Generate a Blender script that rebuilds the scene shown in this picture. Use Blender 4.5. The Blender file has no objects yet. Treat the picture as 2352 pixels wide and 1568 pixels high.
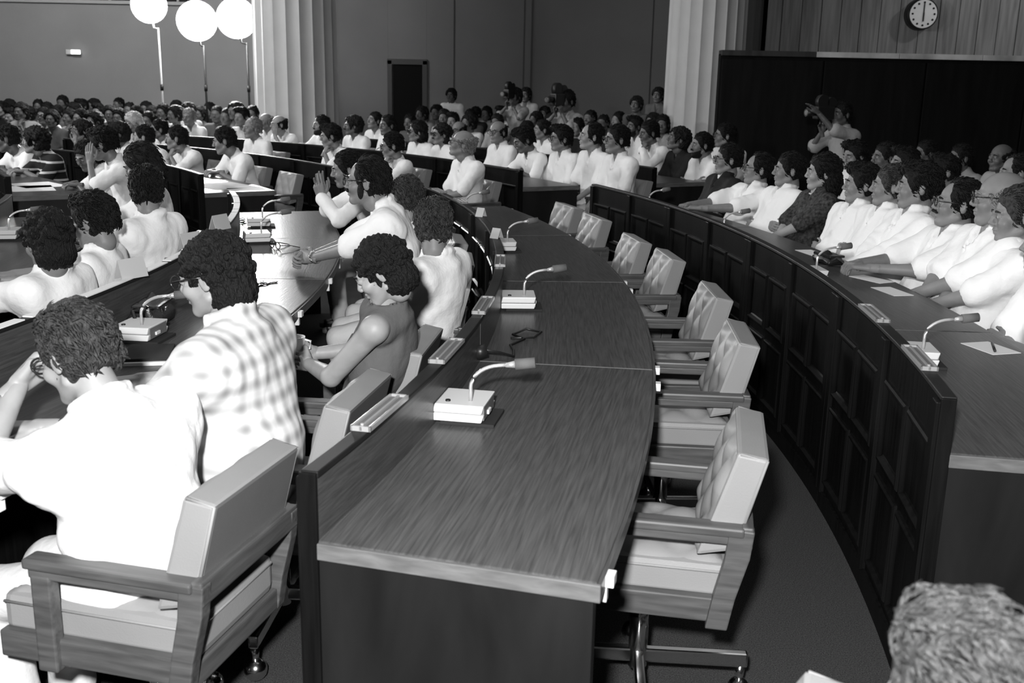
import bpy, bmesh, math, random
import numpy as np
from mathutils import Vector, Matrix

R_ = math.radians
random.seed(7); rng = np.random.default_rng(7)
SC = bpy.context.scene
COL = SC.collection

# ---------------------------------------------------------------- camera, light, exposure
F, W0, H0, CAMH = 2370.0, 2352, 1568, 1.65
_d = np.array([990.0 - W0/2, 10200.0 - H0/2, F]); _d /= np.linalg.norm(_d)
_f = np.array([0, 0, 1.0]); _f = _f - _d*(_f @ _d); _f /= np.linalg.norm(_f)
_r = np.cross(_d, _f)
if _r[0] < 0: _r = -_r
CR = np.stack([_r, _f, -_d])           # world = CR @ (right, down, forward)
cam_d = bpy.data.cameras.new('camera'); cam = bpy.data.objects.new('camera', cam_d); COL.objects.link(cam)
M = Matrix.Identity(4)
for i in range(3):
    M[i][0] = CR[i][0]; M[i][1] = -CR[i][1]; M[i][2] = -CR[i][2]
M[2][3] = CAMH
cam.matrix_world = M
cam_d.sensor_width = 36; cam_d.lens = F/W0*36; cam_d.clip_start = .05; cam_d.clip_end = 200
cam_d.dof.use_dof = True; cam_d.dof.focus_distance = 4.2; cam_d.dof.aperture_fstop = 6.3
SC.camera = cam
SC.view_settings.view_transform = 'Standard'; SC.view_settings.look = 'None'
SC.view_settings.exposure = 0.0; SC.view_settings.gamma = 1.0
SC.view_settings.use_curve_mapping = False

wd = bpy.data.worlds.new('world'); SC.world = wd; wd.use_nodes = True
wd.node_tree.nodes['Background'].inputs[0].default_value = (.9, .9, .9, 1)
wd.node_tree.nodes['Background'].inputs[1].default_value = 0.03

def lamp(name, kind, loc, power, aim=None, size=.1, spot=60, blend=.5, sizey=None):
    l = bpy.data.lights.new(name, kind); l.energy = power
    if kind == 'AREA':
        l.size = size
        if sizey: l.shape = 'RECTANGLE'; l.size_y = sizey
    else: l.shadow_soft_size = size
    if kind == 'SPOT': l.spot_size = R_(spot); l.spot_blend = blend
    o = bpy.data.objects.new(name, l); COL.objects.link(o); o.location = loc
    if aim is not None:
        o.rotation_euler = (Vector(aim) - Vector(loc)).to_track_quat('-Z', 'Y').to_euler()
    return o
lamp('camera_flash', 'SPOT', (-.16, -.18, 1.98), 1000, (0.1, 3.5, .75), .06, 115, .6)
lamp('left_wall_fill', 'AREA', (-7.0, 13.5, 5.9), 420, (-6.0, 20.0, 2.2), 3.0, sizey=1.5)  # added fill without a fixture, brightens the left wall and column
lamp('right_wall_fill', 'SPOT', (9.2, 13.6, 5.6), 300, (8.3, 16.5, 2.9), .2, 85, .95)  # unseen spot, added to brighten the planks towards the right
lamp('flood_light_beam_a', 'SPOT', (-5.2, 17.1, 2.7), 650, (0, 3, .6), .25, 110, .7)
lamp('flood_light_beam_b', 'SPOT', (-4.4, 17.1, 2.75), 650, (.5, 3, .6), .25, 110, .7)
lamp('podium_flood_a', 'SPOT', (-9.0, 4.0, 3.4), 1050, (2.0, 7.5, .9), .3, 95, .7)
lamp('podium_flood_b', 'SPOT', (-9.5, 8.0, 3.4), 1250, (0.0, 10.0, .9), .3, 95, .7)
lamp('ceiling_lights', 'AREA', (-1.5, 7.0, 5.7), 150, (-1.5, 7.0, 0), 9, sizey=9)

# ---------------------------------------------------------------- picture <-> place
C0 = np.array([-9.198, 4.402])         # centre of the curved rows
def ray(u, v): return CR @ np.array([u - W0/2, v - H0/2, F])
CAMP = np.array([0, 0, CAMH])
def unz(u, v, z):
    r = ray(u, v); return CAMP + r*((z - CAMH)/r[2])
def und(u, v, y):
    r = ray(u, v); return CAMP + r*(y/r[1])
def cyl(u, v, R, hint):
    r = ray(u, v); a = r[0]**2 + r[1]**2; b = 2*(r[:2] @ (-C0)); c = C0 @ C0 - R*R
    D = max(b*b - 4*a*c, 0.0); best = None
    for t in ((-b - D**.5)/(2*a), (-b + D**.5)/(2*a)):
        if t <= 0: continue
        p = CAMP + r*t; th = math.degrees(math.atan2(p[1] - C0[1], p[0] - C0[0]))
        if best is None or abs(th - hint) < abs(best[1] - hint): best = (p, th)
    return best
def pol(r, th, z=0.0):
    return Vector((C0[0] + r*math.cos(R_(th)), C0[1] + r*math.sin(R_(th)), z))

# ---------------------------------------------------------------- materials
MATS = {}
def mat(name, c, rough=.6, spec=.4, metal=0.0, emit=0.0, grain=None, bump=None, var=None, alpha=None, build=None):
    if name in MATS: return MATS[name]
    m = bpy.data.materials.new(name); m.use_nodes = True; MATS[name] = m
    nt = m.node_tree; b = nt.nodes['Principled BSDF']
    b.inputs['Base Color'].default_value = (c, c, c, 1); b.inputs['Roughness'].default_value = rough
    b.inputs['Specular IOR Level'].default_value = spec; b.inputs['Metallic'].default_value = metal
    if emit:
        b.inputs['Emission Color'].default_value = (1, 1, 1, 1); b.inputs['Emission Strength'].default_value = emit
    N = lambda t: nt.nodes.new(t); L = nt.links.new
    tc = N('ShaderNodeTexCoord')
    def noise(scale, vec=None, detail=4):
        n = N('ShaderNodeTexNoise'); n.inputs['Scale'].default_value = scale; n.inputs['Detail'].default_value = detail
        if vec: 
            mp = N('ShaderNodeMapping'); mp.inputs['Scale'].default_value = vec
            L(tc.outputs['Object'], mp.inputs[0]); L(mp.outputs[0], n.inputs['Vector'])
        else: L(tc.outputs['Object'], n.inputs['Vector'])
        return n
    def ramp(src, lo, hi, p0=.3, p1=.7):
        r = N('ShaderNodeValToRGB'); r.color_ramp.elements[0].color = (lo, lo, lo, 1); r.color_ramp.elements[1].color = (hi, hi, hi, 1)
        r.color_ramp.elements[0].position = p0; r.color_ramp.elements[1].position = p1
        L(src, r.inputs[0]); return r
    if grain:            # stretched wood grain: (vector scale, contrast)
        n = noise(1.0, grain[0], 6); n.inputs['Distortion'].default_value = .35
        r = ramp(n.outputs[0], c*(1 - grain[1]), c*(1 + grain[1])); L(r.outputs[0], b.inputs['Base Color'])
    if var:
        n = noise(var[0]); r = ramp(n.outputs[0], c*(1 - var[1]), c*(1 + var[1])); L(r.outputs[0], b.inputs['Base Color'])
    if bump:
        n = noise(bump[0], bump[2] if len(bump) > 2 else None, 5); bp = N('ShaderNodeBump'); bp.inputs['Strength'].default_value = bump[1]
        bp.inputs['Distance'].default_value = .01
        L(n.outputs[0], bp.inputs['Height']); L(bp.outputs[0], b.inputs['Normal'])
    if build: build(nt, b, tc, N, L)
    return m

def plaid(nt, b, tc, N, L):
    sx = N('ShaderNodeSeparateXYZ'); L(tc.outputs['Object'], sx.inputs[0])
    def band(src, freq, ph):
        a = N('ShaderNodeMath'); a.operation = 'MULTIPLY_ADD'; a.inputs[1].default_value = freq; a.inputs[2].default_value = ph; L(src, a.inputs[0])
        s = N('ShaderNodeMath'); s.operation = 'SINE'; L(a.outputs[0], s.inputs[0])
        mr = N('ShaderNodeMapRange'); mr.inputs[1].default_value = -.6; mr.inputs[2].default_value = 1; mr.inputs[3].default_value = 0; mr.inputs[4].default_value = 1
        L(s.outputs[0], mr.inputs[0]); return mr.outputs[0]
    b1 = band(sx.outputs['Y'], 125, 0); b2 = band(sx.outputs['Z'], 110, 1.0)
    ad = N('ShaderNodeMath'); ad.operation = 'ADD'; L(b1, ad.inputs[0]); L(b2, ad.inputs[1])
    r = N('ShaderNodeValToRGB'); r.color_ramp.elements[0].color = (.66, .66, .66, 1); r.color_ramp.elements[1].color = (.24, .24, .24, 1)
    hf = N('ShaderNodeMath'); hf.operation = 'MULTIPLY'; hf.inputs[1].default_value = .5; L(ad.outputs[0], hf.inputs[0])
    L(hf.outputs[0], r.inputs[0]); L(r.outputs[0], b.inputs['Base Color'])
def stripes(nt, b, tc, N, L):
    sx = N('ShaderNodeSeparateXYZ'); L(tc.outputs['Object'], sx.inputs[0])
    a = N('ShaderNodeMath'); a.operation = 'MULTIPLY'; a.inputs[1].default_value = 75; L(sx.outputs['Z'], a.inputs[0])
    s = N('ShaderNodeMath'); s.operation = 'SINE'; L(a.outputs[0], s.inputs[0])
    r = N('ShaderNodeValToRGB'); r.color_ramp.elements[0].color = (.02, .02, .02, 1); r.color_ramp.elements[1].color = (.5, .5, .5, 1)
    r.color_ramp.elements[0].position = .72; r.color_ramp.elements[1].position = .8
    L(s.outputs[0], r.inputs[0]); L(r.outputs[0], b.inputs['Base Color'])

mat('desk_top', .056, .30, .09, grain=((150, 6, 150), .34), bump=(1, .05, (150, 6, 150)))
mat('desk_top_inner', .05, .34, .2, grain=((150, 6, 150), .32), bump=(1, .05, (150, 6, 150)))
mat('desk_edge', .095, .5, .4, grain=((10, 60, 60), .3))
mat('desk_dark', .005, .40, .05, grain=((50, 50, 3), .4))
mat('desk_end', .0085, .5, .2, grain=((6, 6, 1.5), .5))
mat('chair_wood', .062, .45, .45, grain=((6, 60, 60), .35))
mat('chair_wood_cross', .062, .45, .45, grain=((60, 6, 60), .3))
mat('vinyl', .205, .5, .28, bump=(260, .08), var=(3, .08))
mat('vinyl_grey', .122, .6, .3, bump=(350, .1), var=(4, .06))
mat('chrome', .75, .16, .5, metal=1.0)
mat('mic_shell', .60, .4, .4)
mat('mic_foam', .14, .95, .1, bump=(900, .5))
mat('mic_metal', .6, .35, .5, metal=.6)
mat('black_plastic', .012, .4, .4)
mat('rubber', .02, .8, .2)
mat('carpet', .062, .98, .05, bump=(420, .9), var=(240, .5))
mat('wall_plaster', .15, .9, .15, var=(1.2, .06), bump=(60, .15)); mat('wall_plaster_baked_glow', .28, .9, .15, var=(1.2, .06), bump=(60, .15))  # second copy, for the left wall: floodlight glare put into the colour
mat('wall_dark_wood', .03, .6, .25, grain=((14, 40, 1.0), .35))
mat('wall_plank', .21, .6, .3, grain=((20, 20, 1.2), .3))
mat('partition_dark', .007, .7, .08, grain=((10, 10, 1), .3))
mat('trim_light', .46, .6, .3, var=(2.5, .45))
mat('column_stone', .46, .85, .2, bump=(80, .12), var=(3, .05))
mat('ceiling_paint', .5, .9, .1, var=(2, .04))
mat('paper', .75, .8, .2)
mat('card_grey', .42, .7, .2)
mat('clear_holder', .26, .15, .6)
mat('card_dark', .10, .5, .4)
mat('lamp_glow', .9, .5, .2, emit=60)
mat('fitting_glow', .9, .5, .2, emit=2.4)
mat('pole_light', .5, .4, .5)
mat('glass_dark', .03, .1, .6)
mat('mullion', .4, .5, .3)
mat('door_dark', .006, .7, .05)
mat('door_frame', .05, .6, .3)
mat('clock_face', .85, .4, .4, var=(6, .05))
mat('leather', .012, .35, .5, bump=(120, .2))
# people
mat('skin_light', .25, .5, .35, var=(18, .08)); mat('skin_mid', .18, .5, .35, var=(18, .08)); mat('skin_dark', .095, .48, .4, var=(18, .08))
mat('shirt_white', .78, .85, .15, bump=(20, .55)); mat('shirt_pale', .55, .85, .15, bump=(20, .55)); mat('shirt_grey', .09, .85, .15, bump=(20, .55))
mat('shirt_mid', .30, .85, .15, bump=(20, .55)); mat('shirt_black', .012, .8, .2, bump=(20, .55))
mat('shirt_plaid', .7, .85, .1, build=plaid); mat('shirt_striped', .05, .85, .1, build=stripes)
mat('dress_pattern', .035, .8, .2, var=(55, .85))
mat('trousers_pale', .55, .85, .1, bump=(20, .55)); mat('trousers_dark', .03, .85, .1, bump=(20, .55)); mat('trousers_grey', .06, .85, .1, bump=(20, .55))
mat('hair_black', .009, .5, .14, bump=(170, 1.0, (1, 1, .35))); mat('hair_brown', .032, .55, .25, bump=(170, 1.0, (1, 1, .35)), var=(60, .7)); mat('hair_grey', .20, .6, .25, bump=(170, .8, (1, 1, .35)), var=(70, .4))
mat('hair_white', .5, .6, .3, bump=(140, .5)); mat('eye_white', .26, .5, .2); mat('eye_dark', .01, .2, .6); mat('frame_dark', .015, .25, .5); mat('shoe_black', .01, .3, .5)
mat('lens_dark', .008, .1, .6)
mat('cup_white', .75, .4, .4)

# ---------------------------------------------------------------- object helpers
def link_mesh(name, me, parent=None, loc=None, rot=None):
    o = bpy.data.objects.new(name, me); COL.objects.link(o)
    if parent: o.parent = parent
    if loc is not None: o.location = loc
    if rot is not None: o.rotation_euler = rot
    return o
def thing(name, label, cat, loc=(0, 0, 0), rz=0.0, group=None):
    o = bpy.data.objects.new(name, None); COL.objects.link(o); o.empty_display_size = .1
    o.location = loc; o.rotation_euler = (0, 0, R_(rz)); tag(o, label, cat, group); return o
def tag(o, label=None, cat=None, group=None, kind=None):
    if label: o['label'] = label
    if cat: o['category'] = cat
    if group: o['group'] = group
    if kind: o['kind'] = kind
    return o
def copy_tree(o, parent=None):
    c = o.copy(); COL.objects.link(c)
    if parent: c.parent = parent
    for ch in list(o.children): copy_tree(ch, c)
    return c
def mesh_from(name, verts, faces, mats, smooth=False, midx=None):
    me = bpy.data.meshes.new(name); me.from_pydata([tuple(map(float, v)) for v in verts], [], [tuple(int(i) for i in f) for f in faces])
    for m in (mats if isinstance(mats, (list, tuple)) else [mats]): me.materials.append(MATS[m])
    if midx is not None: me.polygons.foreach_set('material_index', midx)
    if smooth: me.polygons.foreach_set('use_smooth', [True]*len(me.polygons))
    me.update(); return me
class MB:
    def __init__(s): s.bm = bmesh.new()
    def box(s, x0, x1, y0, y1, z0, z1, bev=0.0, mi=0):
        r = bmesh.ops.create_cube(s.bm, size=1)
        for v in r['verts']: v.co = Vector(((x0+x1)/2 + v.co.x*(x1-x0), (y0+y1)/2 + v.co.y*(y1-y0), (z0+z1)/2 + v.co.z*(z1-z0)))
        fs = set(f for v in r['verts'] for f in v.link_faces)
        for f in fs: f.material_index = mi
        if bev:
            es = set(e for v in r['verts'] for e in v.link_edges)
            bmesh.ops.bevel(s.bm, geom=list(es), offset=bev, segments=2, affect='EDGES', profile=.6)
        return s
    def prism(s, pts, y0, y1, bev=0.0, mi=0):       # polygon in x-z, extruded along y
        a = [s.bm.verts.new((x, y0, z)) for x, z in pts]; b = [s.bm.verts.new((x, y1, z)) for x, z in pts]; n = len(pts)
        fs = [s.bm.faces.new(a), s.bm.faces.new(b[::-1])] + [s.bm.faces.new((a[i], b[i], b[(i+1) % n], a[(i+1) % n])) for i in range(n)]
        for f in fs: f.material_index = mi
        bmesh.ops.recalc_face_normals(s.bm, faces=fs)
        if bev: bmesh.ops.bevel(s.bm, geom=list(set(e for f in fs for e in f.edges)), offset=bev, segments=2, affect='EDGES', profile=.6)
        return s
    def cone(s, p0, p1, r0, r1, n=16, mi=0, smooth=True):
        p0 = Vector(p0); p1 = Vector(p1); d = p1 - p0; q = d.to_track_quat('Z', 'Y').to_matrix().to_4x4()
        r = bmesh.ops.create_cone(s.bm, cap_ends=True, segments=n, radius1=max(r0, 1e-4), radius2=max(r1, 1e-4), depth=d.length, matrix=Matrix.Translation((p0+p1)/2) @ q)
        for f in set(f for v in r['verts'] for f in v.link_faces): f.material_index = mi; f.smooth = smooth and len(f.verts) == 4
        return s
    def ball(s, c, r, sc=(1, 1, 1), n=12, mi=0):
        g = bmesh.ops.create_uvsphere(s.bm, u_segments=n, v_segments=max(6, n*2//3), radius=r)
        for v in g['verts']: v.co = Vector((c[0] + v.co.x*sc[0], c[1] + v.co.y*sc[1], c[2] + v.co.z*sc[2]))
        for f in set(f for v in g['verts'] for f in v.link_faces): f.material_index = mi; f.smooth = True
        return s
    def tube(s, pts, rad, n=8, mi=0):
        pts = [Vector(p) for p in pts]; rings = []; rads = rad if isinstance(rad, (list, tuple)) else [rad]*len(pts)
        for i, p in enumerate(pts):
            t = (pts[min(i+1, len(pts)-1)] - pts[max(i-1, 0)]).normalized(); up = Vector((0, 0, 1)) if abs(t.z) < .9 else Vector((1, 0, 0))
            a = t.cross(up).normalized(); b = t.cross(a)
            rings.append([s.bm.verts.new(p + (a*math.cos(2*math.pi*k/n) + b*math.sin(2*math.pi*k/n))*rads[i]) for k in range(n)])
        for i in range(len(rings)-1):
            for k in range(n):
                f = s.bm.faces.new((rings[i][k], rings[i][(k+1) % n], rings[i+1][(k+1) % n], rings[i+1][k])); f.smooth = True; f.material_index = mi
        for rg in (rings[0][::-1], rings[-1]):
            f = s.bm.faces.new(rg); f.material_index = mi
        return s
    def arc(s, R, r0, r1, a0, a1, z0, z1, n=12, bev=0.0, mi=0):     # curved slab, angles in degrees, local x = r cos a - R
        rows = []
        for i in range(n+1):
            a = R_(a0 + (a1-a0)*i/n); ca, sa = math.cos(a), math.sin(a)
            rows.append([s.bm.verts.new((r*ca - R, r*sa, z)) for r, z in ((r0, z0), (r1, z0), (r1, z1), (r0, z1))])
        fs = []
        for i in range(n):
            for k in range(4):
                fs.append(s.bm.faces.new((rows[i][k], rows[i+1][k], rows[i+1][(k+1) % 4], rows[i][(k+1) % 4])))
        fs.append(s.bm.faces.new(rows[0])); fs.append(s.bm.faces.new(rows[-1][::-1]))
        for f in fs: f.material_index = mi
        bmesh.ops.recalc_face_normals(s.bm, faces=fs)
        if bev:
            es = [e for e in set(e for f in fs for e in f.edges) if len(e.link_faces) == 2 and e.calc_face_angle() > .7]
            bmesh.ops.bevel(s.bm, geom=es, offset=bev, segments=2, affect='EDGES', profile=.6)
        return s
    def mesh(s, name, mats):
        me = bpy.data.meshes.new(name); s.bm.normal_update(); s.bm.to_mesh(me); s.bm.free()
        for m in (mats if isinstance(mats, (list, tuple)) else [mats]): me.materials.append(MATS[m])
        return me
    def part(s, name, mats, parent=None, loc=None, rot=None): return link_mesh(name, s.mesh(name, mats), parent, loc, rot)

# ================================================================ the room
def struct(name, me_or_mb, mats=None):
    o = link_mesh(name, me_or_mb.mesh(name, mats) if isinstance(me_or_mb, MB) else me_or_mb); o['kind'] = 'structure'; return o
struct('floor', MB().box(-20, 10, -4, 22, -.1, 0), 'carpet')
struct('ceiling', MB().box(-20, 10, -4, 22, 6.2, 6.3), 'ceiling_paint')
YB = 20.0
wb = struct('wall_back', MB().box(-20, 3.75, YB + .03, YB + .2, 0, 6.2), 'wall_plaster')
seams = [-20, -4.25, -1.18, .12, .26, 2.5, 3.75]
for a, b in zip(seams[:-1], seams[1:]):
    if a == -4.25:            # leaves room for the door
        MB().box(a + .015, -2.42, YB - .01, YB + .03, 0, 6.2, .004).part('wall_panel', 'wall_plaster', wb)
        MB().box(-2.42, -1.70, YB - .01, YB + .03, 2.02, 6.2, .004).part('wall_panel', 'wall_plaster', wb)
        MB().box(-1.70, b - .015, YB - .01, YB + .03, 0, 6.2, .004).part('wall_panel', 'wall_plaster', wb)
    else: MB().box(a + .015, b - .015, YB - (.05 if b - a < .3 else .01), YB + .03, 0, 6.2, .004).part('wall_panel', 'wall_plaster_baked_glow' if a < -10 else 'wall_plaster', wb)
dr = thing('door_1', None, None, (-2.06, YB - .01, 0)); dr['kind'] = 'structure'
MB().box(-.27, .27, -.012, .03, 0, 1.92, .004).part('door_leaf', 'door_dark', dr)
for x in (-.33, .33): MB().box(x - .045, x + .045, -.05, .03, 0, 2.0, .008).part('door_jamb', 'door_frame', dr)
MB().box(-.375, .375, -.05, .03, 1.92, 2.02, .008).part('door_head', 'door_frame', dr)
MB().ball((.22, -.05, .95), .03).part('door_knob', 'chrome', dr)
# strip of windows at the top of the left part of the back wall
wn = thing('window_1', None, None, (-7.6, YB - .02, 2.90)); wn['kind'] = 'structure'
MB().box(-3.5, 1.6, -.04, .0, 0, .06, .006).part('window_sill', 'mullion', wn)
for i in range(12):
    x = -3.3 + i*.42
    MB().box(x - .02, x + .02, -.05, .0, .06, 1.0, .004).part('mullion', 'mullion', wn)
    MB().box(x + .02, x + .40, -.01, .0, .06, 1.0).part('pane', 'glass_dark', wn)
# right hand walls
wr = struct('wall_right', MB().box(3.72, 9.8, 16.55, 16.7, 0, 6.2), 'wall_dark_wood')
struct('wall_side', MB().box(3.7, 3.8, 16.5, 20.1, 0, 6.2), 'wall_dark_wood')
for i in range(20):
    x = 3.72 + i*.3
    MB().box(x + .006, x + .294, 16.5 - (.006 if i % 2 else 0), 16.55, 1.6, 6.2, .006).part('plank', 'wall_plank', wr)
pt = struct('wall_partition', MB().box(2.70, 9.6, 14.25, 14.4, 0, 2.06), 'partition_dark')
for i in range(5): MB().box(2.72 + i*1.36, 2.72 + i*1.36 + 1.34, 14.2, 14.26, .1, 2.0, .01).part('partition_panel', 'partition_dark', pt)
MB().box(2.70, 3.95, 14.16, 14.4, 2.04, 2.11, .006).part('cap_board', 'wall_dark_wood', pt)
for i in range(5): MB().box(3.95 + i*1.1, 3.95 + i*1.1 + 1.095, 14.16, 14.4, 2.04, 2.11, .006).part('cap_board', 'trim_light', pt)

def column(px, d, rad, label):
    p = und(px, 100, d); o = thing('column', label, 'column', (p[0], p[1], 0))
    n, per = 20, 8; vs, fs = [], []
    zs = [(.22, 1.0), (2.0, .985), (6.2, .93)]
    for z, k in zs:
        for i in range(n*per):
            a = 2*math.pi*i/(n*per); ph = (i % per)/per
            rr = rad*k*(1 - .05*math.sin(math.pi*ph)**.8 if ph else 1.0)
            vs.append((rr*math.cos(a), rr*math.sin(a), z))
    m = n*per
    for j in range(2):
        for i in range(m): fs.append((j*m+i, j*m+(i+1) % m, (j+1)*m+(i+1) % m, (j+1)*m+i))
    link_mesh('fluted_shaft', mesh_from('fluted_shaft', vs, fs, 'column_stone'), o)
    MB().cone((0, 0, 0), (0, 0, .24), rad*1.12, rad*1.05, 40).part('plinth', 'column_stone', o)
column(678, 16.3, .64, 'white fluted column left of the dark doorway, behind the bald men')
column(1622, 15.6, .575, 'white fluted column beside the dark wooden partition at right')

# clock on the right wall
ck = thing('wall_clock', 'round white-faced wall clock high on the planked wall', 'clock', tuple(und(2115, 33, 16.42)))
MB().cone((0, .07, 0), (0, -.10, 0), .235, .225, 40).part('case', 'black_plastic', ck)
MB().cone((0, -.095, 0), (0, -.108, 0), .205, .205, 40).part('dial', 'clock_face', ck)
for k in range(12):
    a = k*math.pi/6; MB().cone((.165*math.sin(a), -.106, .165*math.cos(a)), (.165*math.sin(a), -.113, .165*math.cos(a)), .016, .016, 8).part('hour_mark', 'black_plastic', ck)
MB().box(-.008, .008, -.116, -.110, -.03, .15).part('minute_hand', 'black_plastic', ck)
MB().box(-.010, .010, -.120, -.115, -.11, .02).part('hour_hand', 'black_plastic', ck)
# small lit fitting on the left wall
wl = thing('wall_light', 'small bright wall fitting alone on the grey left wall', 'light', tuple(und(168, 120, YB - .06)))
MB().box(-.13, .13, -.02, .05, -.04, .05, .01).part('housing', 'mic_shell', wl)
MB().box(-.02, .15, -.06, -.02, -.035, .045, .012).part('diffuser', 'fitting_glow', wl)

# ---------------------------------------------------------------- television floodlights
def flood(px, py, d, label, size, stand_px, polemat):
    p = und(px, py, d); q = und(stand_px, py + 60, d); o = thing('flood_light', label, 'floodlight', (q[0], q[1], 0))
    hx, hz = p[0] - q[0], p[2]
    aim = (Vector((0, 3, .8)) - Vector(p)).normalized(); rot = aim.to_track_quat('-Y', 'Z').to_euler()
    hd = bpy.data.objects.new('lamp_head', None)
    MB().cone((0, .16, 0), (0, -.02, 0), size*.55, size*1.04, 28).part('lamp_housing', 'pole_light', o, (hx, 0, hz), rot)
    g = MB().ball((0, -.03, 0), size, (1, .35, 1), 24); g.part('lamp_lens', 'lamp_glow', o, (hx, 0, hz), rot)
    top = hz - size*.9
    if abs(hx) > .02: MB().tube([(0, 0, top - .12), (hx*.6, .02, top - .1), (hx, .05, hz)], .016).part('yoke', polemat, o)
    else: MB().tube([(0, 0, top - .1), (0, .12, hz)], .016).part('yoke', polemat, o)
    MB().cone((0, 0, .5), (0, 0, top - .1), .019, .014, 10).part('pole', polemat, o)
    MB().cone((0, 0, 1.4), (0, 0, 1.5), .026, .026, 10).part('collar', 'black_plastic', o)
    for k in range(3):
        a = k*2.094 + .4; MB().cone((0, 0, .6), (.45*math.cos(a), .45*math.sin(a), .02), .014, .012, 8).part('leg', polemat, o)
bulbs = [flood(342, 12, 17.3, 'lit floodlight on a pale pole, leftmost of the three', .27, 364, 'pole_light'),
         flood(452, 48, 17.5, 'lit floodlight on a dark stand, middle of the three', .31, 468, 'black_plastic'),
         flood(543, 42, 17.5, 'lit floodlight beside the left fluted column', .31, 567, 'black_plastic')]

# ================================================================ desks
HT, HL = .74, .89
def raised_panel(w, h):
    lv = [(0, 0), (0, .011), (.006, .016), (.013, .016), (.024, .004), (.032, .001)]
    vs, fs = [], []
    for ins, d in lv:
        y, z = w/2 - ins, h/2 - ins
        vs += [(-d, -y, -z), (-d, y, -z), (-d, y, z), (-d, -y, z)]
    for j in range(len(lv)-1):
        for k in range(4):
            a, b2 = 4*j + k, 4*j + (k+1) % 4; fs.append((a, b2, b2 + 4, a + 4))
    n = 4*(len(lv)-1); fs.append((n, n+1, n+2, n+3)); fs.append((3, 2, 1, 0))
    bm = bmesh.new(); me = mesh_from('panel', vs, fs, 'desk_dark'); bm.from_mesh(me); bmesh.ops.recalc_face_normals(bm, faces=bm.faces); bm.to_mesh(me); bm.free()
    return me
PANEL = {}
def desk_row(row, r0, r1, ths, labels, near_end=True, far_end=True, lit=False):
    out = []
    for i in range(len(ths)-1):
        a, b2 = ths[i], ths[i+1]; mid = (a+b2)/2; h = (b2-a)/2 - .012; n = 10
        o = thing('desk', labels[i] if isinstance(labels, list) else labels, 'desk', pol(r0, mid), mid, 'curved assembly desks')
        A = lambda name, m, q0, q1, z0, z1, a0=-h, a1=h, bev=0, nn=n: MB().arc(r0, q0, q1, a0, a1, z0, z1, nn, bev).part(name, m, o)
        A('tabletop', 'desk_top', r0 + .03, r1, HT - .032, HT, bev=.004)
        A('edge_band', 'desk_top', r1 - .002, r1 + .008, HT - .036, HT - .003)
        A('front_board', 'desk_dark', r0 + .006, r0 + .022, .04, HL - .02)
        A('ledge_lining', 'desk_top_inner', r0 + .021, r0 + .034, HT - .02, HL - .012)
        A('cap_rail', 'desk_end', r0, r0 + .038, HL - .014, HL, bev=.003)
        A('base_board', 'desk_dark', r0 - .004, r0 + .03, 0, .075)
        nb = 2
        for k in range(nb + 1):
            c = -h + 2*h*k/nb; wd_ = math.degrees(.024/r0); c = min(max(c, -h + wd_), h - wd_)
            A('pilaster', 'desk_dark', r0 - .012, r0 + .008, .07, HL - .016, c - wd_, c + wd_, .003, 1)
        bw = R_(2*h/nb)*r0; pw = round((bw - .05 - .09)/2, 3)
        for key, hh in ((('u', pw), .27), (('l', pw), .32)):
            if key not in PANEL: PANEL[key] = raised_panel(pw, hh)
        for k in range(nb):
            for s in (-1, 1):
                ang = -h + 2*h*(k + .5)/nb + s*math.degrees((pw/2 + .015)/r0)
                ca, sa = math.cos(R_(ang)), math.sin(R_(ang))
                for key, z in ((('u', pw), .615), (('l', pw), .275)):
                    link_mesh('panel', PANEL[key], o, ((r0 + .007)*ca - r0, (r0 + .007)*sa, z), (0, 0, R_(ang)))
        if i == 0 and near_end:
            A('end_panel', 'desk_end', r0 + .02, r1 - .006, .0, HT - .034, -h, -h + .18, .003, 1)
            A('end_band', 'desk_edge', r0 + .034, r1 + .008, HT - .038, HT - .002, -h - .05, -h + .003, .002, 1)
            A('end_stile', 'desk_dark', r0 - .002, r0 + .036, 0, HL - .003, -h - .05, -h + .01, .002, 1)
        if i == len(ths)-2 and far_end:
            A('end_panel', 'desk_end', r0 + .02, r1 - .006, .0, HT - .034, h - .18, h, .003, 1)
            A('end_band', 'desk_edge', r0 + .034, r1 + .008, HT - .038, HT - .002, h - .003, h + .05, .002, 1)
        if row in 'BC' and lit is False and ths[0] < 0:
            for c in (-h + .35, (h - .75) if row == 'C' else 0):
                wd_ = math.degrees(.016/r1); MB().arc(r0, r1 + .004, r1 + .024, c - wd_, c + wd_, HT - .03, HT - .006, 1, .002).arc(r0, r1 - .012, r1 + .010, c - wd_*.6, c + wd_*.6, HT - .065, HT - .03, 1, .002).part('earphone_socket', 'mic_shell', o)
        if i > 0:
            A('joint_strip', 'desk_edge', r0 + .034, r1 - .004, HT - .003, HT + .0006, -h - .011, -h + .002, 0, 1)
            A('joint_strip', 'desk_edge', r0 + .026, r0 + .0345, HT, HL - .016, -h - .011, -h + .006, 0, 1)
        out.append(o)
    return out
def seq(a, b, n): return [a + (b-a)*i/n for i in range(n+1)]
ordn = ['nearest', 'second nearest', 'third nearest', 'farthest', 'outermost']
desk_row('A', 6.34, 6.95, seq(-6.6, 20.5, 3), ['dark desk in the row at left edge, nearest section', 'dark desk with white microphone at left edge, behind curly-haired man', 'dark desk section at left edge ending at the cross aisle'], near_end=False)
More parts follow.
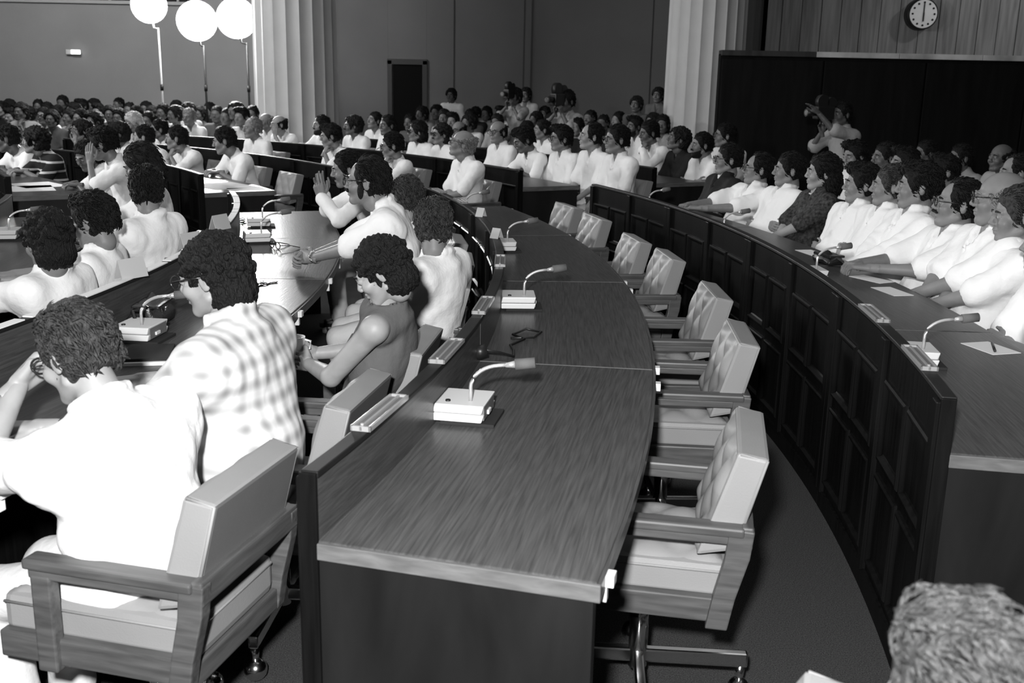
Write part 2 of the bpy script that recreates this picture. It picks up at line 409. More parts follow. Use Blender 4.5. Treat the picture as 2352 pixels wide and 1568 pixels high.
desk_row('B', 7.72, 8.33, seq(-24.75, 20.3, 5), ['curved desk section under the arms of the man in front at lower left', 'curved desk with the open book beside the checked-shirt man', 'glare-lit desk section in front of the curly-haired woman', 'glare-lit desk where the clasped hands rest', 'glare-lit desk end section with microphone next to the cross aisle'], near_end=True)
desk_row('C', 9.12, 9.73, seq(-15.7, 20.45, 4), ['empty wood-grained desk in the foreground with exposed end panel', 'empty desk section second from the foreground end, cable and plug on it', 'empty dark desk section third from the foreground end', 'empty dark desk section beside the two farthest tufted chairs'])
desk_row('D', 10.47, 11.07, seq(-10.3, 20.7, 4), ['panelled desk at right edge with microphone and paper with pen', 'panelled desk in front of the arms-crossed men in white', 'panelled desk in front of the woman in dark patterned dress', 'panelled desk end in front of the man in black clergy shirt'])
desk_row('E', 11.83, 12.43, seq(-3.5, 20.7, 3), ['dark desk hidden behind the first right-hand row of people, near part', 'dark desk hidden behind the first right-hand row of people, middle part', 'dark desk hidden behind the first right-hand row of people, far part'])
far = {'A': (6.35, 32.0, 'dark far desk at left edge, with papers on it,'), 'B': (7.72, 30.0, 'far desk holding bright papers, panelled end at the aisle,'), 'C': (9.0, 29.3, 'far panelled desk behind the two empty pale chairs,'), 'D': (10.42, 27.6, 'far desk in front of the four white-shirted men with glasses,'), 'E': (11.83, 27.4, 'far rear desk near the columns,')}
fw = ['aisle section', 'second section from the aisle', 'third section from the aisle', 'last section']
for k, (r, t, lab) in far.items(): desk_row(k, r, r + .61, seq(t, t + (27 if k == 'E' else 36), 3 if k == 'E' else 4), [lab + ' ' + w for w in fw])

# ================================================================ chairs
def tuft(us, vs, p):        # pillow relief of diamond tufting
    a, b2 = (us/p + vs/p)*.5, (us/p - vs/p)*.5
    return np.abs(np.sin(np.pi*a)*np.sin(np.pi*b2))**.5
def cushion_grid(nx, ny, fn):
    vs = [fn(i/nx, j/ny) for j in range(ny+1) for i in range(nx+1)]
    fs = [(j*(nx+1)+i, j*(nx+1)+i+1, (j+1)*(nx+1)+i+1, (j+1)*(nx+1)+i) for j in range(ny) for i in range(nx)]
    return vs, fs
def add_grid(mb, nx, ny, fn, mi=0, flip=False):
    vs, fs = cushion_grid(nx, ny, fn); bv = [mb.bm.verts.new(v) for v in vs]
    for f in fs:
        fc = mb.bm.faces.new([bv[i] for i in (f[::-1] if flip else f)]); fc.smooth = True; fc.material_index = mi
    return mb
def lerp(a, b2, t): return tuple(a[i] + (b2[i]-a[i])*t for i in range(3))
CH = thing('chair', 'source', 'chair')
def build_chair():
    o = CH
    m = MB(); m.box(-.265, .20, -.205, -.175, .355, .42, .005); m.box(-.265, .20, .175, .205, .355, .42, .005)
    m.box(-.265, -.235, -.19, .19, .358, .418, .005); m.box(-.24, .16, -.18, .18, .385, .40)
    m.part('seat_frame', 'chair_wood', o)
    MB().box(.200, .226, -.188, .188, .347, .402, .005).part('rear_board', 'chair_wood_cross', o)
    # seat cushion: box sides plus tufted top
    x0, x1, y0, y1, zb, zt = -.27, .222, -.180, .180, .404, .502
    m = MB(); m.box(x0, x1, y0, y1, zb, zt - .002, .02)
    def top(u, v):
        x, y = x0 + .006 + (x1-x0-.012)*u, y0 + .006 + (y1-y0-.012)*v
        e = min(1, min(u, 1-u)*5, min(v, 1-v)*5)**.5
        return (x, y, zt - .014 + .024*e + .018*e*float(tuft(np.float64(x+.05), np.float64(y), .075)))
    add_grid(m, 32, 28, top); m.tube([(x0+.004, y0, zt-.022), (x1-.012, y0, zt-.022), (x1, y0+.012, zt-.022), (x1, y1-.012, zt-.022), (x1-.012, y1, zt-.022), (x0, y1, zt-.022)], .0035, 6)
    m.part('seat_cushion', 'vinyl', o)
    # back cushion
    A, B, C, D = (.138, .525), (.222, .80), (.298, .788), (.236, .548)
    m = MB(); m.prism([A, B, C, D], -.194, .194, .010)
    for f in m.bm.faces:
        f.normal_update(); c = f.calc_center_median()
        if f.normal.x > .7: f.material_index = 1
    def front(u, v):
        y = -.182 + .364*u; t = .03 + .95*v; x = A[0] + (B[0]-A[0])*t; z = A[1] + (B[1]-A[1])*t
        e = min(1, min(u, 1-u)*8, min(v, 1-v)*8)**.5; h = .004*e + .017*e*float(tuft(np.float64(y), np.float64(z - .03), .075))
        return (x - h*.955, y, z + h*.295)
    add_grid(m, 30, 28, front, 0)
    for s in (-1, 1): m.tube([(B[0]+.006, s*.190, B[1]-.004), (C[0]-.006, s*.190, C[1]-.004), (D[0]-.003, s*.190, D[1]+.006)], .0045, 6)
    m.part('back_cushion', ['vinyl', 'vinyl_grey'], o)
    for s in (-1, 1):
        m = MB(); y = s*.205
        m.box(-.165, .25, y - .026, y + .026, .597, .62, .006); m.box(-.16, .24, y - .014, y + .014, .572, .597, .004); m.part('armrest', 'chair_wood', o)
        MB().box(-.155, -.105, y - .016, y + .016, .345, .58, .005).part('front_post', 'chair_wood', o)
        MB().prism([(.215, .615), (.275, .612), (.268, .54), (.24, .43), (.226, .345), (.172, .345), (.186, .43), (.208, .53)], y - .018, y + .018, .004).part('rear_post', 'chair_wood', o)
    MB().box(.244, .272, -.222, .222, .565, .622, .005).part('back_rail', 'chair_wood_cross', o)
    MB().cone((0, 0, .09), (0, 0, .36), .026, .026, 16).cone((0, 0, .34), (0, 0, .385), .05, .09, 16).part('pedestal', 'chrome', o)
    for k in range(4):
        a = k*math.pi/2 + .12; ca, sa = math.cos(a), math.sin(a)
        m = MB(); m.box(.0, .30, -.014, .014, .105, .145, .006)
        lg = m.part('leg', 'chrome', o, None, (0, 0, a))
        MB().cone((.282, 0, .05), (.282, 0, .11), .009, .014, 10).ball((.282, 0, .033), .033, n=14).part('caster', 'chrome', lg)
build_chair()
_first = [True]
def chair(r_rear, th, label, yaw=0.0, group='tufted swivel armchairs'):
    o = CH if _first[0] else copy_tree(CH); _first[0] = False
    o.name = 'chair'; o.location = pol(r_rear - .272, th); o.rotation_euler = (0, 0, R_(th + yaw)); o['label'] = label; o['category'] = 'chair'; o['group'] = group
    return o
for r, th, lab in [(10.01, -10.9, 'empty tufted armchair nearest the camera on the right, chrome base showing'), (10.07, -4.5, 'empty tufted armchair second from the front on the right'),
                   (10.09, -.1, 'empty tufted armchair third from the front on the right'), (10.07, 5.3, 'empty tufted armchair fourth from the front, partly in front of the fifth'),
                   (10.03, 8.6, 'empty tufted armchair fifth from the front on the right'), (10.06, 14.0, 'empty tufted armchair second from the far end of the empty desk'),
                   (10.08, 17.7, 'empty tufted armchair at the far end of the empty desk')]: chair(r, th, lab, group='empty tufted armchairs')
for r, th, lab in [(8.90, -14.5, 'armchair under the white-shirted man at lower left'), (8.92, -10.2, 'armchair behind the man in the checked shirt'), (8.96, -6.3, 'pale armchair behind the curly-haired woman'),
                   (8.99, .8, 'grey-backed armchair behind the thin-haired man')]: chair(r, th, lab, group='occupied armchairs in the left row')
for u, v, r, lab in [(650, 425, 8.85, 'empty pale armchair at the glossy far desk, right one of two'), (580, 410, 8.9, 'empty pale armchair left of its twin, behind the man with papers')]:
    p, th = cyl(u, v, r - .1, 38); chair(r, th, lab, group='empty armchairs beyond the aisle')

# ================================================================ desk microphones
MIC = thing('microphone', 'source', 'microphone')
def build_mic():
    o = MIC
    MB().box(-.055, .095, -.075, .075, 0, .010, .002).part('pad', 'rubber', o)
    def shell(z0, z1, n):
        m = MB(); m.prism([(-.075, z0), (.06, z0), (.067, z1), (-.075 if n else -.070, z1)], -.078, .078, .004); m.part('lower_shell' if n else 'upper_shell', 'mic_shell', o)
    shell(.012, .034, True); shell(.036, .060, False)
    MB().box(.050, .066, -.066, .066, .016, .056, .002).part('front_plate', 'vinyl_grey', o)
    MB().box(.064, .072, -.028, .004, .024, .036, .002).part('talk_button', 'mic_shell', o)
    MB().cone((-.04, -.045, .058), (-.04, -.045, .064), .008, .007, 12).part('indicator_lamp', 'black_plastic', o)
    pts = [(.02, -.03, .058), (.02, -.03, .10)] + [(.02 + .085*(1 - math.cos(t)), -.03 + .01*t, .10 + .062*math.sin(t)) for t in np.linspace(.15, 1.45, 9)] + [(.118, -.012, .164)]
    MB().tube(pts, .0052, 10).part('gooseneck', 'mic_metal', o)
    MB().cone((.112, -.013, .1625), (.140, -.008, .166), .0055, .011, 14).part('collar', 'mic_metal', o)
    MB().cone((.138, -.008, .1655), (.192, .0, .172), .0155, .0150, 18).part('foam', 'mic_foam', o)
    rr = random.Random(3); c = [(-.075, .02, .02), (-.10, .05, .008)]
    for i in range(14): c.append((-.10 + .018*math.sin(i*1.3) + rr.uniform(-.006, .006), .07 + i*.022, .006 + (.006 if i % 5 == 2 else 0)))
    MB().tube(c, .0035, 6).part('cord', 'black_plastic', o)
build_mic()
_firstm = [True]
def mic(r, th, label, yaw=0, scale=1.0, z=HT):
    o = MIC if _firstm[0] else copy_tree(MIC); _firstm[0] = False
    o.name = 'microphone'; o.location = pol(r, th, z); o.rotation_euler = (0, 0, R_(th + yaw)); o.scale = (scale,)*3
    o['label'] = label; o['category'] = 'microphone'; o['group'] = 'gooseneck desk microphones'; return o
mic(9.225, -10.4, 'white gooseneck microphone on the empty foreground desk, nearest of its row')
mic(9.225, -1.3, 'white gooseneck microphone on the empty desk, second from the camera', 4)
mic(9.225, 7.9, 'white gooseneck microphone on the empty desk, third from the camera')
mic(9.24, 17.0, 'white gooseneck microphone at the far end of the empty desk')
mic(10.62, -5.3, 'white gooseneck microphone with looped cord on the right desk near the paper', -3)
mic(10.655, 3.0, 'white gooseneck microphone on the right desk before the crossed-arms men')
mic(10.62, 10.3, 'gooseneck microphone on the right desk before the woman in dark dress')
mic(10.62, 17.2, 'gooseneck microphone at the far end of the right desk')
mic(7.93, -6.2, 'gooseneck microphone with dark front panel between the two men at left')
mic(7.87, 15.0, 'white gooseneck microphone on the glare-lit desk by the cross aisle')
mic(7.87, 10.3, 'low-bent gooseneck microphone on the glare-lit desk behind the curly head', 10)
mic(6.50, 11.8, 'gooseneck microphone at the left picture edge')
mic(10.55, 44.0, 'gooseneck microphone on the far desk before the long-haired man in sunglasses')

# ---------------------------------------------------------------- name plate holders, cards, papers
def holder(r, th, label, ln=.26):
    o = thing('name_holder', label, 'name plate', pol(r, th, HL), th, 'name plate holders on the desk ledges')
    m = MB(); w = .024
    m.box(-w, w, -ln/2, -ln/2 + .008, 0, .012, .001); m.box(-w, w, ln/2 - .008, ln/2, 0, .012, .001); m.box(-w, -w + .006, -ln/2, ln/2, 0, .012, .001); m.box(w - .006, w, -ln/2, ln/2, 0, .012, .001)
    m.box(-.003, .003, -ln/2, ln/2, .002, .011)
    m.part('clear_frame', 'clear_holder', o); MB().box(-w + .005, w - .005, -ln/2 + .007, ln/2 - .007, 0.001, .006).part('card', 'card_dark', o)
    MB().cone((0, -ln/2 + .012, .01), (0, -ln/2 + .012, .016), .005, .004, 8).part('screw', 'clear_holder', o)
for th, lab in [(-13.3, 'clear name holder on the foreground ledge, nearest'), (-9.6, 'clear name holder on the ledge, second from the camera'), (-5.6, 'clear name holder on the ledge behind the empty armchair back'),
                (.2, 'clear name holder on the ledge by the second microphone'), (14.6, 'clear name holder on the far ledge by the leaning old man'), (18.6, 'clear name holder at the far end of the empty desk ledge')]: holder(9.14, th, lab)
holder(10.49, -8.2, 'clear name holder on the right ledge, next to the microphone'); holder(10.49, -4.9, 'clear name holder on the right ledge, second from the camera')
def tent(r, th, z, label, yaw=0, h=.07, w=.09):
    o = thing('name_card', label, 'card', pol(r, th, z), th + yaw, 'folded paper name cards')
    m = MB(); m.prism([(-.025, 0), (0, h), (.025, 0), (.022, 0), (0, h - .006), (-.022, 0)], -w/2, w/2); m.part('folded_card', 'card_grey', o)
tent(9.14, 4.6, HL, 'small folded card on the ledge before the third microphone', 50, .05, .05); tent(9.14, 9.9, HL, 'small folded card on the ledge near the fourth microphone', 50, .05, .05)
for th, lab in [(-12.6, 'pale folded card on the left ledge, nearest to the left picture edge'), (-3.6, 'pale folded card on the ledge behind the dark-haired man at left'), (1.6, 'pale folded card on the white tape, second from the curve'), (6.3, 'pale folded card on the white tape near the aisle')]: tent(7.74, th, HL, lab, -28, .075, .12)
tp = thing('tape_strip', 'white segmented tape strip along the curved ledge', 'tape', pol(7.72, 5, HL), 5)
ang = [-17.5, -13.2, -9, -6.6, -3.0, -1.0, 3.2, 5.2, 8.2, 11.3, 12.4, 14.8, 17.4, 18.2]
for a, b2 in zip(ang[:-1], ang[1:]): MB().arc(7.72, 7.722, 7.758, a - 5 + .15, b2 - 5 - .15, 0, .004, 4).part('tape_piece', 'paper', tp)
def sheet(r, th, label, w=.2, l=.28, yaw=0, m='paper', z=HT, t=.002, cat='paper', name='paper_sheet'):
    o = link_mesh(name, MB().box(-w/2, w/2, -l/2, l/2, 0, t).mesh(name, m), None, pol(r, th, z), (0, 0, R_(th + yaw))); tag(o, label, cat); return o
sheet(10.97, -3.9, 'white paper on the right desk under a dark pen', .12, .17, 20)
pn = thing('pen', 'dark pen lying across the white paper at right', 'pen', pol(10.98, -3.9, HT + .007), -20)
MB().cone((0, -.07, 0), (0, .06, 0), .005, .005, 10).part('barrel', 'black_plastic', pn); MB().cone((0, .06, 0), (0, .075, 0), .005, .001, 10).part('tip', 'mic_metal', pn)
sheet(10.96, 1.6, 'white paper before the moustached man, nearer sheet', .1, .2, 10); sheet(10.98, 3.2, 'white paper before the moustached man, farther sheet', .1, .2, 25)
sheet(10.98, 7.4, 'white paper sheet by the dark bag on the right desk', .1, .2, 5)
sheet(8.05, 33.6, 'bright white papers at the left end of the far desk', .42, .55, 8, z=HT); sheet(8.14, 31.2, 'bright white paper at the right corner of the far desk', .3, .2, -10)
sheet(9.4, 49, 'white paper before the man with hand on chin, left sheet', .3, .4, 0); sheet(9.35, 46, 'white paper before the man with hand on chin, right sheet', .3, .35, 6)
sheet(10.8, 52.5, 'white paper before the bearded man by the column', .3, .4, 0)
for k, (r, th, y) in enumerate([(6.72, 39, 6), (6.6, 36.8, -8)]): sheet(r, th, ['white papers with dark stain on far left desk', 'white paper at the near edge of the far left desk'][k], .35, .45, y)
bk = thing('notebook', 'dark notebook on white pages beside the checked-shirt man', 'notebook', pol(8.07, -7.9, HT), 12)
MB().box(-.075, .075, -.10, .10, 0, .012, .002).part('pages', 'paper', bk); MB().box(-.07, .078, -.09, .105, .0125, .022, .003).part('cover', 'rubber', bk)
# black bag on the left desk and on the right desk
def bag(r, th, label, sx, sy, sz, yaw):
    o = thing('bag', label, 'bag', pol(r, th, HT), th + yaw)
    m = MB(); m.box(-sx, sx, -sy, sy, 0, sz, .022)
    bmesh.ops.subdivide_edges(m.bm, edges=m.bm.edges[:], cuts=2, use_grid_fill=True)
    for v in m.bm.verts:
        p = v.co; k = .012*math.sin(p.x*55 + 1)*math.sin(p.y*47) + .008*math.sin(p.y*90); p.z += k*(p.z/sz); p.x += .5*k; 
        if p.z > sz*.6: p.x *= .78
    for f in m.bm.faces: f.smooth = True
    m.part('pouch', 'leather', o)
    m = MB(); m.box(-sx*.85, sx*1.05, -sy*.8, sy*.8, sz*.88, sz*.98, .008); m.part('flap', 'leather', o)
    MB().tube([(0, -sy, sz*.8), (-.02, -sy*1.3, sz*.9), (.0, -sy*1.55, sz*.5), (.03, -sy*1.7, .01), (.05, -sy*1.2, .008)], .007, 8).part('strap', 'leather', o)
    MB().box(sx*.98, sx*1.08, -.012, .012, sz*.6, sz*.8, .003).part('buckle', 'chrome', o)
bag(7.87, -4.6, 'black leather bag on the left desk behind the microphone', .055, .11, .09, 6)
bag(10.93, 5.6, 'black leather bag on the right desk beside the microphone', .05, .10, .05, 10)
# keys on the glare-lit desk
ky = thing('keys', 'small bunch of keys on the glare-lit desk', 'keys', pol(8.07, 1.3, HT), 30)
m = MB()
for k in range(14):
    a = 2*math.pi*k/14; b2 = 2*math.pi*(k+1)/14; m.tube([(.02*math.cos(a), .02*math.sin(a), .004), (.02*math.cos(b2), .02*math.sin(b2), .004)], .002, 6)
m.part('ring', 'chrome', ky)
for a in (.3, 1.4, 2.3, 4.0): MB().box(.015, .03, -.011, .011, .001, .005, .001).box(.03, .075, -.004, .004, .001, .005, .001).box(.06, .066, -.010, .0, .001, .005).part('key', 'black_plastic', ky, None, (0, 0, a))
gl = thing('spectacles', 'folded spectacles left on the glare-lit desk near the low microphone', 'glasses', pol(7.98, 8.6, HT), 40)
for s in (-1, 1):
    m = MB(); m.tube([(0 + .0, s*.035 + .026*math.cos(t), .02 + .018*math.sin(t)) for t in np.linspace(0, 2*math.pi, 15)], .0025, 6); m.part('rim', 'frame_dark', gl)
    MB().tube([(0, s*.062, .024), (.06, s*.064, .02), (.12, s*.06, .004)], .0025, 6).part('temple', 'frame_dark', gl)
MB().tube([(0, -.01, .024), (-.003, 0, .027), (0, .01, .024)], .0025, 6).part('bridge', 'frame_dark', gl)
# cable with plug on the second empty desk
cb = thing('cable', 'black cable with round plug against the ledge of the empty desk', 'cable', pol(9.2, -6.6, HT), -6.6)
MB().cone((-.055, -.06, .04), (-.02, -.05, .05), .024, .020, 16).part('plug', 'black_plastic', cb)
MB().tube([(-.02, -.05, .05), (.02, .0, .03), (.06, .05, .006), (.05, .13, .006), (.03, .2, .006), (.07, .3, .006), (.02, .36, .006), (.06, .45, .008), (.12, .42, .006), (.10, .33, .006), (.02, .3, .006)], .0045, 8).part('cord', 'black_plastic', cb)

# ================================================================ people: distance-field bodies
class Field:
    def __init__(s, lo, hi, h):
        s.lo = np.array(lo, float); s.h = h; s.n = np.ceil((np.array(hi) - s.lo)/h).astype(int) + 1; s.D = np.full(s.n, 1.0, np.float32)
    def _sub(s, lo, hi):
        a = np.clip(np.floor((np.array(lo) - s.lo)/s.h).astype(int), 0, s.n); b = np.clip(np.ceil((np.array(hi) - s.lo)/s.h).astype(int) + 1, 0, s.n)
        if np.any(b <= a): return None
        sl = tuple(slice(i, j) for i, j in zip(a, b))
        ax = [s.lo[k] + s.h*np.arange(a[k], b[k], dtype=np.float32) for k in range(3)]
        return sl, ax[0][:, None, None].astype(np.float32), ax[1][None, :, None].astype(np.float32), ax[2][None, None, :].astype(np.float32)
    def _mix(s, sl, d, k, cut):
        A = s.D[sl]
        if cut: A, d, sg = -A, d, -1
        else: sg = 1
        hh = np.clip(.5 + .5*(A - d)/k, 0, 1) if k > 0 else (A > d).astype(np.float32)
        s.D[sl] = sg*(A*(1-hh) + d*hh - k*hh*(1-hh))
    def cap(s, a, b, ra, rb=None, k=.01, cut=False):
        rb = ra if rb is None else rb; a = np.array(a, float); b = np.array(b, float); m = max(ra, rb) + k + 2.5*s.h
        g = s._sub(np.minimum(a, b) - m, np.maximum(a, b) + m)
        if g is None: return s
        sl, X, Y, Z = g; ab = b - a; L2 = max(ab @ ab, 1e-9)
        t = np.clip(((X-a[0])*ab[0] + (Y-a[1])*ab[1] + (Z-a[2])*ab[2])/L2, 0, 1)
        d = np.sqrt((X-a[0]-t*ab[0])**2 + (Y-a[1]-t*ab[1])**2 + (Z-a[2]-t*ab[2])**2) - (ra + (rb-ra)*t)
        s._mix(sl, d, k, cut); return s
    def ell(s, c, r, k=.01, cut=False, R=None):
        c = np.array(c, float); r = np.array(r, float); m = r.max() + k + 2.5*s.h; g = s._sub(c - m, c + m)
        if g is None: return s
        sl, X, Y, Z = g; P = [X-c[0], Y-c[1], Z-c[2]]
        if R is not None: P = [R[0][i]*P[0] + R[1][i]*P[1] + R[2][i]*P[2] for i in range(3)]
        k0 = np.sqrt((P[0]/r[0])**2 + (P[1]/r[1])**2 + (P[2]/r[2])**2); k1 = np.sqrt((P[0]/r[0]**2)**2 + (P[1]/r[1]**2)**2 + (P[2]/r[2]**2)**2)
        d = k0*(k0-1)/np.maximum(k1, 1e-6); s._mix(sl, d, k, cut); return s
    def half(s, p, nrm, k=.004):        # removes what lies on the side nrm points to
        sl, X, Y, Z = s._sub(s.lo, s.lo + s.h*s.n); nrm = np.array(nrm, float)/np.linalg.norm(nrm)
        d = -((X-p[0])*nrm[0] + (Y-p[1])*nrm[1] + (Z-p[2])*nrm[2]); s._mix(sl, d, k, True); return s
    def mesh(s):
        D = s.D; nx, ny, nz = D.shape; S = D < 0
        c = np.zeros((nx-1, ny-1, nz-1), np.int8)
        for i in (0, 1):
            for j in (0, 1):
                for k in (0, 1): c += S[i:nx-1+i, j:ny-1+j, k:nz-1+k]
        act = (c > 0) & (c < 8); I = np.argwhere(act)
        if len(I) == 0: return np.zeros((0, 3)), np.zeros((0, 4), int)
        idx = np.full(act.shape, -1, np.int64); idx[act] = np.arange(len(I))
        acc = np.zeros((len(I), 3)); cnt = np.zeros(len(I)); cor = {}
        for i in (0, 1):
            for j in (0, 1):
                for k in (0, 1): cor[(i, j, k)] = D[I[:, 0]+i, I[:, 1]+j, I[:, 2]+k]
        for a in cor:
            for ax in range(3):
                if a[ax] == 0:
                    b = tuple(a[q] + (q == ax) for q in range(3)); va, vb = cor[a], cor[b]; m = (va < 0) != (vb < 0)
                    t = np.where(m, va/np.where(m, va - vb, 1), 0); p = np.array(a)[None, :]*np.ones((len(I), 1)); p[:, ax] += t
                    acc[m] += p[m]; cnt[m] += 1
        V = s.lo + (I + acc/cnt[:, None])*s.h; Q = []
        for ax in range(3):
            u, v = [(1, 2), (2, 0), (0, 1)][ax]
            sa = [slice(1, D.shape[q]-1) for q in range(3)]; sa[ax] = slice(0, D.shape[ax]-1); sb = list(sa); sb[ax] = slice(1, D.shape[ax])
            A, B = S[tuple(sa)], S[tuple(sb)]
            for flip, m in ((False, A & ~B), (True, ~A & B)):
                E = np.argwhere(m)
                if len(E) == 0: continue
                E = E + np.array([0 if q == ax else 1 for q in range(3)])
                def at(du, dv):
                    e = E.copy(); e[:, u] -= du; e[:, v] -= dv; return idx[e[:, 0], e[:, 1], e[:, 2]]
                q4 = np.stack([at(1, 1), at(0, 1), at(0, 0), at(1, 0)], 1); Q.append(q4[:, ::-1] if flip else q4)
        return V, np.concatenate(Q)
def fast_mesh(name, V, Q, mats, midx=None):
    me = bpy.data.meshes.new(name); n, m = len(V), len(Q)
    me.vertices.add(n); me.vertices.foreach_set('co', np.asarray(V, np.float32).ravel())
    me.loops.add(4*m); me.loops.foreach_set('vertex_index', np.asarray(Q, np.int32).ravel())
    me.polygons.add(m); me.polygons.foreach_set('loop_start', np.arange(0, 4*m, 4, dtype=np.int32))
    me.polygons.foreach_set('use_smooth', np.ones(m, bool))
    for q in (mats if isinstance(mats, (list, tuple)) else [mats]): me.materials.append(MATS[q])
    if midx is not None: me.polygons.foreach_set('material_index', np.asarray(midx, np.int32))
    me.update(); me.validate(); return me
def wob(P, f, seed):
    r = np.random.default_rng(seed); o = np.zeros(len(P))
    for i in range(5):
        d = r.normal(size=3); d /= np.linalg.norm(d); o += np.sin(P @ d*f*(1 + .5*i) + r.uniform(0, 6.28))/(1 + .4*i)
    return o/2.2
def normals(V, Q):
    n = np.cross(V[Q[:, 2]] - V[Q[:, 0]], V[Q[:, 3]] - V[Q[:, 1]]); N = np.zeros_like(V)
    for k in range(4): np.add.at(N, Q[:, k], n)
    return N/np.maximum(np.linalg.norm(N, axis=1), 1e-9)[:, None]
def xf(V, M3, t): return V @ np.asarray(M3).T + np.asarray(t)
def unit(v): v = np.asarray(v, float); return v/max(np.linalg.norm(v), 1e-9)

# ---- heads (full size, looks along -x, head centre at the origin, chin at -.118, crown at +.115)
_heads = {}
def head_mesh(kind, h):
    if (kind, h) in _heads: return _heads[(kind, h)]
    wide, jaw, nose = {'a': (1.0, 1.0, 1.0), 'b': (.95, .92, 1.1), 'c': (1.07, 1.12, 1.05), 'f': (.93, .85, .85)}[kind]
    f = Field((-.145, -.105, -.20), (.125, .105, .13), h)
    f.ell((.012, 0, .030), (.098, .077*wide, .085), .01)
    f.ell((-.032, 0, -.045), (.062, .056*wide, .075), .03)
    f.ell((-.074, 0, -.099), (.021, .024*jaw, .020), .02)
    for s in (-1, 1):
        f.cap((.0, s*.054*wide, -.062), (-.066, s*.022*jaw, -.102), .017*jaw, .015, .02)
        f.cap((-.078, s*.040, .020), (-.094, s*.008, .018), .010, .010, .012)
        f.ell((-.066, s*.042, -.03), (.024, .022, .024), .02)
        f.ell((-.104, s*.031, .001), (.018, .017, .012), .010, True)
        f.ell((-.0835, s*.031, .001), (.0125, .015, .0125), .004)
        f.ell((.012, s*.080*wide, -.008), (.019, .008, .033), .006)
        f.ell((.006, s*.090*wide, -.004), (.010, .007, .018), .004, True)
    f.cap((-.092, 0, .010), (-.1085 - .004*nose, 0, -.026), .0085, .0108*nose, .012)
    for s in (-1, 1): f.ell((-.103, s*.012, -.031), (.011, .009*nose, .009), .005)
    f.ell((-.093, 0, -.055), (.011, .023, .007), .005); f.ell((-.091, 0, -.069), (.011, .019, .0075), .005)
    f.cap((-.108, -.018, -.062), (-.108, .018, -.062), .0022, .0022, .003, True)
    f.cap((.022, 0, -.05), (.028, 0, -.105), .050*(.86 if kind == 'f' else 1), .055*(.84 if kind == 'f' else 1), .02)
    _heads[(kind, h)] = f.mesh(); return _heads[(kind, h)]
_hair = {}
